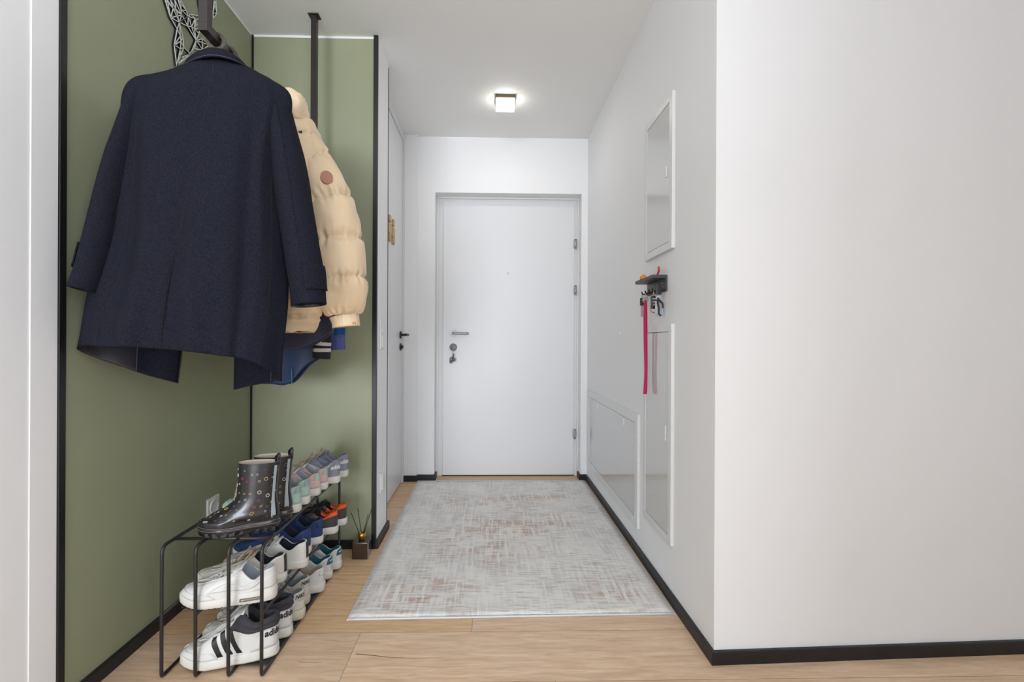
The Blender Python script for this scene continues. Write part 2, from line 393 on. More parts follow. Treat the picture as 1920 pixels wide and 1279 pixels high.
# ------------------------------------------------------------------ switches, sockets, hook
def socket(name, label, cat, x, y, z, nx, w, h, cells):
    """cells: list of 'socket'/'switch' stacked downwards; face looks along nx (+1 = +X)"""
    t = thing(name, label, cat, (x, y, z), 0, 'white wall sockets' if cat == 'socket' else None)
    def bx_(nm, x0, x1, y0, y1, z0, z1, b=0.002): 
        bm = bmesh.new(); box(bm, min(nx * x0, nx * x1), max(nx * x0, nx * x1), y0, y1, z0, z1, b); return mesh_obj(nm, bm, M['plastic'], t)
    bx_('plate', 0, 0.008, -w / 2, w / 2, -h / 2, h / 2)
    ch = h / len(cells)
    for i, c in enumerate(cells):
        zc = h / 2 - ch * (i + 0.5)
        if c == 'switch': bx_('rocker', 0.008, 0.0135, -w * 0.36, w * 0.36, zc - ch * 0.38, zc + ch * 0.38)
        else:
            bm = bmesh.new(); seg = 24; r = w * 0.30
            prof = [(w * 0.37, 0.008), (w * 0.36, 0.0125), (r, 0.0125), (r * 0.96, 0.002), (0.0001, 0.002)]
            G = [[(nx * d, rr * cos(2 * pi * k / seg), zc + rr * sin(2 * pi * k / seg)) for k in range(seg)] for rr, d in prof]
            grid_mesh(bm, G, True); mesh_obj('socket_insert', bm, M['plastic'], t)
            bm = bmesh.new()
            for dy in (-0.0095, 0.0095): cyl(bm, (nx * 0.002, dy, zc), (nx * 0.0032, dy, zc), 0.0028, seg=10)
            mesh_obj('socket_hole', bm, M['black'], t)
    return t
socket('wall_socket', 'white wall socket on the olive green wall behind the black rain boots', 'socket', -1.1665, 2.047, 0.318, 1, 0.084, 0.070 + 0.012, ['socket'])
socket('light_switch', 'upright double white light switch on the narrow white wall beside the olive niche', 'light switch', -0.555, 2.462, 1.052, 1, 0.082, 0.153, ['switch', 'switch'])
socket('wall_socket', 'white wall socket low on the narrow white wall near the reed diffuser', 'socket', -0.555, 2.475, 0.300, 1, 0.084, 0.100, ['switch'])
hk = thing('wall_hook', 'tiny white hook alone on the right wall above the wide cabinet', 'hook', (0.715, 2.622, 1.074))
bm = bmesh.new(); box(bm, -0.004, 0, -0.010, 0.010, -0.014, 0.014, 0.0015); box(bm, -0.010, -0.004, -0.006, 0.006, -0.012, -0.006, 0.001); mesh_obj('hook_body', bm, M['plastic'], hk)

# ------------------------------------------------------------------ cabinets flush in the right wall
M['reveal'] = mat('panel_gap', (120, 118, 112), 0.6)
def cabinet(label, y0, y1, z0, z1, latches, fr=0.026):
    t = thing('wall_cabinet', label, 'wall cabinet', (0.715, (y0 + y1) / 2, z0), 0, 'white cabinets in the right wall')
    yc = (y0 + y1) / 2; H_ = z1 - z0; a, b = y0 - yc, y1 - yc
    bm = bmesh.new()
    X0 = -0.013
    box(bm, X0, 0, a, a + fr, 0, H_, 0.0012); box(bm, X0, 0, b - fr, b, 0, H_, 0.0012)
    box(bm, X0, 0, a + fr, b - fr, 0, fr, 0.0012); box(bm, X0, 0, a + fr, b - fr, H_ - fr, H_, 0.0012)
    mesh_obj('cabinet_frame', bm, M['gframe'], t)
    bm = bmesh.new(); box(bm, -0.006, 0, a + fr, b - fr, fr, H_ - fr); mesh_obj('inner_seal', bm, M['reveal'], t)
    g = 0.0022
    bm = bmesh.new(); box(bm, -0.0115, -0.006, a + fr + g, b - fr - g, fr + g, H_ - fr - g, 0.0006); d = mesh_obj('cabinet_door', bm, M['gloss'], t)
    for (ly, lz, lh) in latches:
        bm = bmesh.new(); box(bm, -0.0155, -0.0113, ly - yc - 0.007, ly - yc + 0.007, lz - z0 - lh / 2, lz - z0 + lh / 2, 0.002); mesh_obj('latch', bm, M['plastic'], d)
    return t
cabinet('white glossy wall cabinet above the black key shelf, the uppermost of three', 1.846, 2.176, 1.385, 1.997, [(1.905, 1.700, 0.045)], 0.030)
cabinet('tall narrow white glossy wall cabinet below the black key shelf', 1.846, 2.182, 0.226, 1.090, [(1.903, 0.655, 0.060)], 0.030)
cabinet('wide low white glossy wall cabinet near the entrance door', 2.266, 3.460, 0.128, 0.672, [(2.50, 0.60, 0.036), (3.10, 0.60, 0.036)], 0.045)

# ------------------------------------------------------------------ ceiling lamp
cl = thing('ceiling_light', 'small square lit ceiling lamp with a brown metal rim', 'ceiling light', (0.0865, 2.96, CE))
M['bronze'] = mat('bronze_rim', (104, 88, 74), 0.35, metal=0.7)
M['glow'] = mat('lit_diffuser', (255, 252, 244), 0.4, emit=(255, 250, 240), estr=6.0)
bm = bmesh.new(); box(bm, -0.061, 0.061, -0.061, 0.061, -0.020, 0, 0.002); mesh_obj('lamp_rim', bm, M['bronze'], cl)
bm = bmesh.new(); box(bm, -0.057, 0.057, -0.057, 0.057, -0.052, -0.020, 0.004); mesh_obj('lamp_diffuser', bm, M['glow'], cl)
ld = bpy.data.lights.new('ceiling_light_glow', 'AREA'); ld.size = 0.11; ld.energy = 0.8; ld.color = (1.0, 0.97, 0.92)
lo_ = bpy.data.objects.new('ceiling_light_glow', ld); C.objects.link(lo_); lo_.location = (0.0865, 2.96, CE - 0.054)

# ------------------------------------------------------------------ rug
def rug_mat():
    m = bpy.data.materials.new('woven_rug'); m.use_nodes = True; nt = m.node_tree; b = nt.nodes['Principled BSDF']
    N = lambda t: nt.nodes.new(t); Lk = nt.links.new
    tc = N('ShaderNodeTexCoord')
    def nz(scale, vs, det=3, loc=(0, 0, 0), rgh=0.6):
        mp = N('ShaderNodeMapping'); mp.inputs['Scale'].default_value = vs; mp.inputs['Location'].default_value = loc; Lk(tc.outputs['Object'], mp.inputs['Vector'])
        n = N('ShaderNodeTexNoise'); n.inputs['Scale'].default_value = scale; n.inputs['Detail'].default_value = det; n.inputs['Roughness'].default_value = rgh
        Lk(mp.outputs[0], n.inputs['Vector']); return n.outputs[0]
    def rmp(src, p0, p1):
        r = N('ShaderNodeMapRange'); r.inputs[1].default_value = p0; r.inputs[2].default_value = p1; Lk(src, r.inputs[0]); return r.outputs[0]
    def mul(a, c_):
        x = N('ShaderNodeMath'); x.operation = 'MULTIPLY'; Lk(a, x.inputs[0])
        if isinstance(c_, float): x.inputs[1].default_value = c_
        else: Lk(c_, x.inputs[1])
        return x.outputs[0]
    def mixc(fac, a, rgb):
        x = N('ShaderNodeMix'); x.data_type = 'RGBA'; Lk(fac, x.inputs['Factor'])
        if isinstance(a, tuple): x.inputs[6].default_value = (*lin(a), 1)
        else: Lk(a, x.inputs[6])
        x.inputs[7].default_value = (*lin(rgb), 1); return x.outputs[2]
    def blob(cx, cy, rx, ry):     # soft patch where the weave carries another colour
        mp = N('ShaderNodeMapping'); mp.vector_type = 'POINT'
        mp.inputs['Scale'].default_value = (1 / rx, 1 / ry, 0); mp.inputs['Location'].default_value = (-cx / rx, -cy / ry, 0)
        Lk(tc.outputs['Object'], mp.inputs['Vector'])
        l = N('ShaderNodeVectorMath'); l.operation = 'LENGTH'; Lk(mp.outputs[0], l.inputs[0])
        return rmp(l.outputs['Value'], 1.15, 0.35)
    weft = nz(1.0, (16, 330, 1), 3)                 # fine threads across
    warp = nz(1.0, (300, 14, 1), 3, (3, 1, 0))
    weft2 = nz(1.0, (9, 120, 1), 3, (7, 2, 0)); warp2 = nz(1.0, (75, 5, 1), 3, (2, 9, 0))
    patch = nz(1.0, (4.2, 5.0, 1), 4, (5, 5, 0)); patch2 = nz(1.0, (5.5, 4.0, 1), 4, (15, 9, 0)); patch3 = nz(1.0, (8, 9, 1), 3, (31, 4, 0))
    col_ = mixc(rmp(patch2, 0.42, 0.62), (240, 236, 229), (228, 226, 222))
    col_ = mixc(mul(rmp(weft2, 0.48, 0.60), rmp(patch, 0.36, 0.60)), col_, (186, 182, 178))
    col_ = mixc(mul(mul(rmp(warp2, 0.52, 0.64), rmp(patch2, 0.40, 0.62)), 0.7), col_, (196, 190, 184))
    def madd(a, c_):
        x = N('ShaderNodeMath'); x.operation = 'ADD'; x.use_clamp = True; Lk(a, x.inputs[0]); Lk(c_, x.inputs[1]); return x.outputs[0]
    rust = madd(madd(blob(-0.10, -0.20, 0.34, 0.34), blob(0.10, 0.05, 0.42, 0.22)), madd(madd(blob(-0.38, -0.70, 0.34, 0.20), blob(0.42, -0.66, 0.18, 0.18)), madd(blob(-0.1, 0.38, 0.34, 0.14), blob(0.2, 0.50, 0.3, 0.08))))
    rmask = mul(rust, rmp(weft2, 0.36, 0.52))
    rmask = mul(mul(rmask, rmp(patch3, 0.41, 0.53)), rmp(nz(1.0, (5, 12, 1), 3, (40, 8, 0)), 0.40, 0.52))
    rmask = mul(rmask, rmp(warp2, 0.40, 0.52))
    col_ = mixc(mul(rmask, 0.85), col_, (190, 150, 126))
    dark = mul(mul(rmp(weft, 0.55, 0.70), rmp(patch3, 0.45, 0.58)), 0.75)
    col_ = mixc(dark, col_, (134, 126, 122))
    light = mul(rmp(warp2, 0.46, 0.34), 0.75); col_ = mixc(light, col_, (242, 238, 232))
    light2 = mul(rmp(weft2, 0.40, 0.28), 0.7); col_ = mixc(light2, col_, (242, 239, 233))
    col_ = mixc(mul(rmp(weft, 0.50, 0.36), 0.45), col_, (246, 243, 238))
    Lk(col_, b.inputs['Base Color']); b.inputs['Roughness'].default_value = 0.9; b.inputs['Sheen Weight'].default_value = 0.2
    bp = N('ShaderNodeBump'); bp.inputs['Strength'].default_value = 0.4; bp.inputs['Distance'].default_value = 0.002; Lk(weft, bp.inputs['Height']); Lk(bp.outputs[0], b.inputs['Normal'])
    return m
M['rug'] = rug_mat(); M['selv'] = mat('rug_binding', (214, 216, 220), 0.8, bump=0.5, bscale=500)
rug = thing('rug', 'pale grey and cream hall rug with faded rust patches', 'rug', (0.089, 2.622, 0))
corners = [(-0.514, 1.755), (0.694, 1.774), (0.690, 3.490), (-0.521, 3.490)]
def rug_pt(u, v):
    a = Vector(corners[0]).lerp(Vector(corners[1]), u); b_ = Vector(corners[3]).lerp(Vector(corners[2]), u); p = a.lerp(b_, v)
    return Vector((p.x - 0.089, p.y - 2.622, 0.006 + 0.0008 * noise.noise(Vector((p.x * 4, p.y * 4, 0)))))
bm = bmesh.new(); G = [[rug_pt(0.002 + 0.996 * i / 40, 0.006 + 0.988 * j / 50) for i in range(41)] for j in range(51)]
V = grid_mesh(bm, G)
edge = V[0] + [r[-1] for r in V[1:]] + V[-1][::-1][1:] + [r[0] for r in V[::-1][1:-1]]
low = [bm.verts.new((v.co.x, v.co.y, 0.0003)) for v in edge]
for k in range(len(edge)): bm.faces.new((edge[k], edge[(k + 1) % len(edge)], low[(k + 1) % len(edge)], low[k]))
mesh_obj('woven_pile', bm, M['rug'], rug)
bm = bmesh.new()
for path in ([(k / 30, 0.003) for k in range(31)], [(k / 30, 0.997) for k in range(31)]):
    tube(bm, [rug_pt(u, v) - Vector((0, 0, 0.0022)) for u, v in path], 0.0036, 8)
for path in ([(0.0005, k / 30) for k in range(31)], [(0.9995, k / 30) for k in range(31)]):
    tube(bm, [rug_pt(u, v) - Vector((0, 0, 0.0030)) for u, v in path], 0.0028, 8)
mesh_obj('bound_edge', bm, M['selv'], rug)

# ------------------------------------------------------------------ reed diffuser
M['dglass'] = mat('black_marbled_glass', (30, 24, 22), 0.08, coat=1.0, rgb2=(70, 48, 36), vscale=22, vs=(1, 1, 0.4))
df = thing('reed_diffuser', 'black glass reed diffuser with a gold neck on the floor by the niche corner', 'reed diffuser', (-0.602, 2.282, 0))
bm = bmesh.new(); box(bm, -0.036, 0.036, -0.036, 0.036, 0.0005, 0.078, 0.003); mesh_obj('bottle', bm, M['dglass'], df)
bm = bmesh.new(); revolve(bm, [(0.0001, 0.078), (0.014, 0.078), (0.0145, 0.090), (0.019, 0.100), (0.019, 0.112), (0.012, 0.112), (0.011, 0.100), (0.0001, 0.098)]); mesh_obj('neck', bm, M['gold'], df, True)
for dx, dy, tx, ty, h in ((-0.004, 0, -0.052, 0.004, 0.205), (-0.003, -0.003, -0.042, -0.006, 0.190), (0.0, 0.003, -0.022, 0.010, 0.222), (0.004, 0, 0.044, 0.006, 0.222), (0.003, -0.004, 0.034, -0.014, 0.205)):
    bm = bmesh.new(); cyl(bm, (dx, dy, 0.09), (tx, ty, h), 0.0016, seg=8); mesh_obj('reed', bm, M['black'], df)

# ------------------------------------------------------------------ shoe rack
rk = thing('shoe_rack', 'black wire shoe rack with three tiers of shoes against the olive wall', 'shoe rack', (-0.832, 1.835, 0))
XB = [-0.150, -0.050, 0.048, 0.147]; Y0, Y1 = -0.371, 0.373; ZT = 0.398; ZM = 0.192; RW = 0.0053
for x in XB:
    c_ = 0.022; pts = []
    def arc(cy, cz, a0, a1): return [(x, cy + c_ * cos(a0 + (a1 - a0) * k / 6), cz + c_ * sin(a0 + (a1 - a0) * k / 6)) for k in range(7)]
    pts = arc(Y0 + c_, 0.006 + c_ * 0.4, -pi / 2, -pi)[::1]
    pts = [(x, Y0 + 0.012, 0.0062), (x, Y0 + 0.003, 0.009), (x, Y0, 0.018)] + [(x, Y0, ZT - 0.04)] + arc(Y0 + c_, ZT - c_, pi, pi / 2) + arc(Y1 - c_, ZT - c_, pi / 2, 0) + [(x, Y1, 0.018), (x, Y1 - 0.003, 0.009), (x, Y1 - 0.012, 0.0062)]
    bm = bmesh.new(); tube(bm, pts, RW, 10, closed=True); mesh_obj('wire_loop', bm, M['wire'], rk)
for x in XB:
    bm = bmesh.new(); tube(bm, [(x, Y0, ZM), (x, Y1, ZM)], RW * 0.9, 8); mesh_obj('shelf_wire', bm, M['wire'], rk)
for y_, z_ in ((Y0 + 0.058, ZT + 0.0001), (0.02, ZT - 0.011), (Y1 - 0.05, ZT - 0.011), (0.02, ZM - 0.010), (Y1 - 0.03, ZM - 0.010)):
    bm = bmesh.new(); tube(bm, [(XB[0] - 0.004, y_, z_), (XB[3] - (-0.006), y_, z_)], RW, 8); mesh_obj('cross_wire', bm, M['wire'], rk)
M['plate'] = mat('black_shelf_plate', (27, 27, 29), 0.5)
bm = bmesh.new(); box(bm, 0.045, 0.143, Y0 + 0.045, Y1 - 0.01, 0.0100, 0.0117, 0.0006); mesh_obj('base_strip', bm, M['plate'], rk)
bm = bmesh.new(); box(bm, -0.150, 0.044, -0.07, Y1 - 0.01, 0.0100, 0.0117, 0.0006); mesh_obj('base_strip', bm, M['plate'], rk)

# ------------------------------------------------------------------ black coat rail hung from the ceiling
RX = -0.814; RZ = 1.906
M['rail'] = mat('black_steel_tube', (40, 33, 31), 0.36, bump=0.02)
rl = thing('coat_rail', 'black square steel coat rail hung from the ceiling over the niche', 'coat rail', (RX, 1.8, RZ))
S = 0.0125
for y_ in (1.385 - 1.8, 2.228 - 1.8):
    bm = bmesh.new(); box(bm, -S, S, y_ - S, y_ + S, S, CE - RZ, 0.001); mesh_obj('hanging_post', bm, M['rail'], rl)
    bm = bmesh.new(); box(bm, -0.024, 0.024, y_ - 0.022, y_ + 0.022, CE - RZ - 0.004, CE - RZ, 0.0006); mesh_obj('ceiling_plate', bm, M['rail'], rl)
bm = bmesh.new(); box(bm, -S, S, 1.385 - 1.8 - S, 2.228 - 1.8 + S, -S, S, 0.001); mesh_obj('rail_bar', bm, M['rail'], rl)

# hangers with ring hooks
def hanger(y_, rz, label, half=0.16, drop=1.0):
    t = thing('coat_hanger', label, 'coat hanger', (RX, y_, RZ + S - 0.018), rz, 'brown ring hangers on the coat rail')
    bm = bmesh.new(); seg = 32; G = []
    for r, d in ((0.0175, -0.006), (0.0175, 0.006), (0.0275, 0.006), (0.0275, -0.006), (0.0175, -0.006)):
        G.append([(r * sin(2 * pi * k / seg), d, r * cos(2 * pi * k / seg)) for k in range(seg)])
    grid_mesh(bm, G, True, 0, False); bmesh.ops.remove_doubles(bm, verts=bm.verts, dist=1e-6); mesh_obj('hook_ring', bm, M['hangwood'], t)
    bm = bmesh.new(); G = []
    path = spline([(sx * half, 0, -0.036 - drop * dz) for sx, dz in ((-1, .095), (-.6, .055), (-.2, .014), (0, .002), (.2, .014), (.6, .055), (1, .095))], 30)
    tube(bm, path, [0.009 + 0.007 * (1 - abs(k / 14.5 - 1)) for k in range(30)], 10); cyl(bm, (0, 0, -0.034), (0, 0, -0.024), 0.008, seg=10); mesh_obj('hanger_arms', bm, M['hangwood'], t)
    return t
hanger(1.440, 0.14, 'brown hanger with a ring hook carrying the navy wool coat', 0.13, 1.15)
hanger(1.505, 0.0, 'brown ring hanger directly behind the one of the navy coat', 0.13)
hanger(1.70, 0.0, 'brown ring hanger carrying the beige puffer jacket', 0.14)
hanger(1.84, 0.0, 'brown ring hanger carrying the dark navy fleece', 0.11)
hanger(1.93, 0.0, 'brown ring hanger carrying the black jacket', 0.11)
hanger(2.02, 0.0, 'brown ring hanger carrying the dark blue rain jacket', 0.11)
hanger(2.12, 0.0, 'brown ring hanger carrying the bright blue hoodie, rearmost', 0.11)

# ------------------------------------------------------------------ geometric wall decoration on the olive wall
M['artblack'] = mat('black_cut_board', (24, 25, 24), 0.55); M['artwhite'] = mat('white_lines', (232, 234, 226), 0.5)
ART = {'A':(-1.156,1.729,2.224),'B':(-1.156,1.758,2.181),'C':(-1.156,1.807,2.196),'D':(-1.156,1.795,2.164),'E':(-1.156,1.779,2.095),'F':(-1.156,1.793,2.028),'G':(-1.156,1.813,2.15),'H':(-1.156,1.827,2.155),'I':(-1.156,1.833,2.119),'J':(-1.156,1.814,2.102),'K':(-1.156,1.772,2.223),'L':(-1.156,1.787,2.232),'M':(-1.156,1.819,2.231),'N':(-1.156,1.859,2.254),'O':(-1.156,1.835,2.227),'P':(-1.156,1.856,2.214),'Q':(-1.156,1.88,2.228),'R':(-1.156,1.901,2.273),'S':(-1.156,1.909,2.193),'T':(-1.156,1.874,2.119),'U':(-1.156,1.898,2.153),'V':(-1.156,1.951,2.182),'W':(-1.156,1.995,2.228),'X':(-1.156,1.947,2.224),'Y':(-1.156,1.926,2.23),'Z':(-1.156,1.897,2.232),'a':(-1.156,1.814,2.07),'b':(-1.156,1.833,2.081),'c':(-1.156,1.836,2.079),'d':(-1.156,1.87,2.269),'e':(-1.156,1.954,2.317),'f':(-1.156,1.906,2.275),'g':(-1.156,1.95,2.298),'h':(-1.156,1.904,2.251),'i':(-1.156,1.95,2.28),'j':(-1.156,1.929,2.25),'k':(-1.156,1.812,2.283),'l':(-1.156,1.847,2.267),'m':(-1.156,1.816,2.249),'n':(-1.156,1.799,2.273),'o':(-1.156,1.781,2.261),'p':(-1.156,1.757,2.243),'q':(-1.156,1.74,2.232),'r':(-1.156,1.925,2.363),'s':(-1.156,1.943,2.31),'t':(-1.156,1.935,2.355),'u':(-1.156,2.042,2.446),'v':(-1.156,2.049,2.394),'w':(-1.156,2.023,2.357),'x':(-1.156,2.022,2.379),'y':(-1.156,2.029,2.436),'z':(-1.156,1.816,2.132)}
links = 'A-B B-C A-K K-B K-C K-L L-C L-M q-K p-L o-M n-m k-m k-l m-l m-M l-N m-N M-C M-O C-N C-O O-N O-P C-P C-D B-D D-E D-G C-G C-H G-H G-E E-F E-J G-z z-J H-I z-I I-J J-F I-F I-T J-a a-F a-b b-F N-P N-Q P-Q N-R N-d d-e d-f f-g f-h h-i R-Q R-Z h-Z Q-Z P-S Q-S Z-S Z-Y Z-j j-Y Y-S S-T S-U S-V S-X X-W X-V W-V U-V U-T S-W T-F a-T U-c r-s r-t t-s t-e e-s u-v v-w u-x x-v x-w y-x y-v B-M K-M o-L p-K q-B n-l k-n z-H E-z'.split()
def art_bars(bm, x0, x1, wd, links):
    for ln in links:
        a, b_ = ln.split('-'); a, b_ = ART[a], ART[b_]
        pa, pb = Vector((0, a[1], a[2])), Vector((0, b_[1], b_[2])); d = (pb - pa).normalized(); nn = Vector((0, -d.z, d.y)) * wd / 2
        pa -= d * wd * 0.4; pb += d * wd * 0.4
        q = [bm.verts.new((xx, p.y, p.z)) for xx in (x0, x1) for p in (pa - nn, pb - nn, pb + nn, pa + nn)]
        for f in ((0, 1, 2, 3), (7, 6, 5, 4), (0, 4, 5, 1), (1, 5, 6, 2), (2, 6, 7, 3), (3, 7, 4, 0)): bm.faces.new([q[k] for k in f])
wa = thing('wall_decoration', 'white line wall decoration of triangles cut from black board, behind the coat collar', 'wall decoration', (0, 0, 0))
for grp_ in ([l for l in links if not set(l) & set('uvwxy')], [l for l in links if set(l) & set('uvwxy')]):
    bm = bmesh.new(); art_bars(bm, -1.1665, -1.1580, 0.0025, grp_); bk = mesh_obj('backing', bm, M['artblack'], wa)
    bm = bmesh.new(); art_bars(bm, -1.1580, -1.1560, 0.0028, grp_); mesh_obj('line_pattern', bm, M['artwhite'], bk)

# ------------------------------------------------------------------ key shelf with its keys
M['anth'] = mat('anthracite_metal', (62, 60, 62), 0.45, bump=0.05); M['anthd'] = mat('dark_hooks', (28, 27, 28), 0.4)
ks = thing('key_shelf', 'small black key shelf with hooks on the right wall', 'key shelf', (0.715, 2.034, 1.225))
boxo('shelf_board', -0.062, 0, -0.113, 0.116, 0.052, 0.066, M['anth'], ks, 0.001)
boxo('back_plate', -0.008, 0, -0.113, 0.116, 0.000, 0.052, M['anth'], ks, 0.001)
boxo('hook_rail', -0.018, -0.008, -0.105, 0.115, 0.004, 0.012, M['anthd'], ks, 0.001)
for k in range(5):
    yk = -0.085 + k * 0.046; bm = bmesh.new()
    tube(bm, [(-0.016, yk, 0.008), (-0.030, yk, 0.006), (-0.036, yk, 0.010), (-0.037, yk, 0.018)], 0.0032, 8); mesh_obj('hook', bm, M['anthd'], ks)
for yk in (-0.075, 0.088):
    bm = bmesh.new(); cyl(bm, (-0.008, yk, 0.034), (-0.0095, yk, 0.034), 0.004, seg=12); mesh_obj('screw', bm, M['steel'], ks)
M['pink'] = mat('raspberry_strap', (186, 26, 84), 0.75, bump=0.3, bscale=600); M['red'] = mat('red_plastic', (214, 36, 52), 0.35); M['orange'] = mat('orange_plastic', (240, 136, 30), 0.4)
o_ = thing('red_bottle_opener', 'tiny red figure-shaped trinket on top of the key shelf', 'trinket', (0.688, 1.950, 1.2915))
bm = bmesh.new(); tube(bm, spline([(0, 0.03, 0.002), (0, 0.012, 0.012), (0, 0.0, 0.020), (0, -0.010, 0.034)], 12), [0.0035 + 0.0003 * k for k in range(12)], 8); mesh_obj('stem', bm, M['red'], o_)
bm = bmesh.new(); bmesh.ops.create_uvsphere(bm, u_segments=14, v_segments=10, radius=0.009, matrix=Matrix.Translation((0, -0.006, 0.028)) @ Matrix.Diagonal((0.8, 0.8, 1.3, 1))); bmesh.ops.create_uvsphere(bm, u_segments=12, v_segments=8, radius=0.006, matrix=Matrix.Translation((0, -0.004, 0.043))); mesh_obj('trinket_body', bm, M['red'], o_, True)
o_.scale = (.75, .75, .75); o_['label'] = 'tiny red trinket on top of the key shelf'; o_.name = 'red_trinket'
o2 = thing('orange_knob', 'small round orange knob on top of the key shelf', 'knob', (0.676, 2.105, 1.2915))
bm = bmesh.new(); revolve(bm, [(0.0001, 0), (0.012, 0), (0.016, 0.006), (0.016, 0.013), (0.012, 0.019), (0.0001, 0.021)], seg=20); ob = mesh_obj('knob_body', bm, M['orange'], o2, True)
bm = bmesh.new(); revolve(bm, [(0.0001, 0.021), (0.005, 0.021), (0.005, 0.024), (0.0001, 0.024)], seg=12); mesh_obj('knob_cap', bm, M['orange'], o2)
# key with raspberry strap
k1 = thing('key_with_strap', 'silver key with a long raspberry red strap hanging from the key shelf', 'key', (0.682, 2.095, 1.232))
bm = bmesh.new(); cyl(bm, (0, -0.002, -0.028), (0, 0.002, -0.028), 0.014, seg=20); box(bm, -0.003, 0.003, -0.002, 0.002, -0.066, -0.04, 0.0005)
tube(bm, [(0.0, 0.006 * sin(a), -0.010 + 0.010 * cos(a)) for a in [2 * pi * k / 16 for k in range(16)]], 0.0012, 6, closed=True); mesh_obj('key', bm, M['steel'], k1)
bm = bmesh.new()
L1 = spline([(-0.003, -0.004, -0.030), (-0.004, -0.006, -0.10), (-0.003, -0.008, -0.22), (0.000, -0.010, -0.34), (-0.003, -0.008, -0.42), (-0.004, -0.008, -0.442)], 40)
L2 = spline([(-0.004, -0.008, -0.442), (0.003, 0.002, -0.43), (0.006, 0.006, -0.33), (0.005, 0.006, -0.2), (0.003, 0.004, -0.08), (0.001, 0.003, -0.030)], 40)
for L_ in (L1 + L2[1:],):
    G = [[p + Vector((-0.0055, 0.0035, 0)), p + Vector((0.0055, -0.0035, 0)), p + Vector((0.0058, -0.0018, 0)), p + Vector((-0.0052, 0.0052, 0))] for p in L_]
    grid_mesh(bm, G, True)
mesh_obj('strap', bm, M['pink'], k1)
k2 = thing('dark_key', 'brown leather key fob beside the raspberry strap on the key shelf', 'key', (0.682, 2.141, 1.232))
M['brown'] = mat('dark_leather', (58, 44, 42), 0.5)
bm = bmesh.new(); box(bm, -0.010, 0.010, -0.004, 0.004, -0.050, -0.016, 0.003); mesh_obj('fob', bm, M['brown'], k2)
bm = bmesh.new(); box(bm, -0.006, 0.004, -0.0015, 0.0015, -0.100, -0.050, 0.0005); mesh_obj('key_blade', bm, M['steel'], k2)
bm = bmesh.new(); tube(bm, [(0, 0.005 * sin(a), -0.008 + 0.009 * cos(a)) for a in [2 * pi * k / 14 for k in range(14)]], 0.0012, 6, closed=True); mesh_obj('key_ring', bm, M['steel'], k2)
k3 = thing('car_key', 'black car key fob with silver buttons hanging from the key shelf', 'car key', (0.682, 1.990, 1.232))
bm = bmesh.new(); box(bm, -0.013, 0.013, -0.010, 0.002, -0.075, -0.022, 0.005); mesh_obj('fob', bm, M['anthd'], k3)
for dz in (-0.034, -0.046, -0.058):
    bm = bmesh.new(); box(bm, -0.006, 0.006, -0.0125, -0.0098, dz - 0.004, dz + 0.004, 0.001); mesh_obj('button', bm, M['steel'], k3)
bm = bmesh.new(); tube(bm, [(0.014 * cos(a), 0.0, -0.072 + 0.018 * sin(a)) for a in [2 * pi * k / 20 for k in range(20)]], 0.002, 6, closed=True); mesh_obj('ring_charm', bm, M['gold'], k3); bm = bmesh.new(); tube(bm, [(0, 0.004 * sin(a), -0.010 + 0.011 * cos(a)) for a in [2 * pi * k / 14 for k in range(14)]], 0.0014, 6, closed=True)
mesh_obj('key_ring', bm, M['gold'], k3)
k4 = thing('carabiner', 'black and pale blue carabiner with keys on the nearest hook of the key shelf', 'carabiner', (0.684, 1.946, 1.226))
bm = bmesh.new(); box(bm, -0.008, 0.012, -0.012, 0.000, -0.014, 0.030, 0.002); mesh_obj('strap_block', bm, M['anthd'], k4)
M['paleblue'] = mat('pale_blue_enamel', (150, 172, 200), 0.4)
pth = spline([(-0.002, -0.008, -0.030), (0.006, -0.008, -0.040), (0.016, -0.008, -0.050), (0.018, -0.008, -0.064), (0.015, -0.008, -0.088), (0.008, -0.008, -0.098), (0.002, -0.008, -0.090), (0.002, -0.008, -0.070), (-0.002, -0.008, -0.050)], 44, True)
bm = bmesh.new(); tube(bm, pth, 0.0042, 8, closed=True); mesh_obj('hook_body', bm, M['anthd'], k4)
bm = bmesh.new(); tube(bm, pth[16:24], 0.0050, 8); mesh_obj('gate', bm, M['paleblue'], k4)
bm = bmesh.new(); box(bm, -0.012, -0.002, -0.006, -0.003, -0.094, -0.040, 0.001); cyl(bm, (0.0, -0.007, -0.028), (0.0, -0.003, -0.028), 0.011, seg=16); mesh_obj('key', bm, M['steel'], k4)

# ------------------------------------------------------------------ shoes
def tbl(t, pts):
    for (a, x), (b, y_) in zip(pts[:-1], pts[1:]):
        if t <= b:
            k = (t - a) / (b - a); k = k * k * (3 - 2 * k); return x + (y_ - x) * k
    return pts[-1][1]

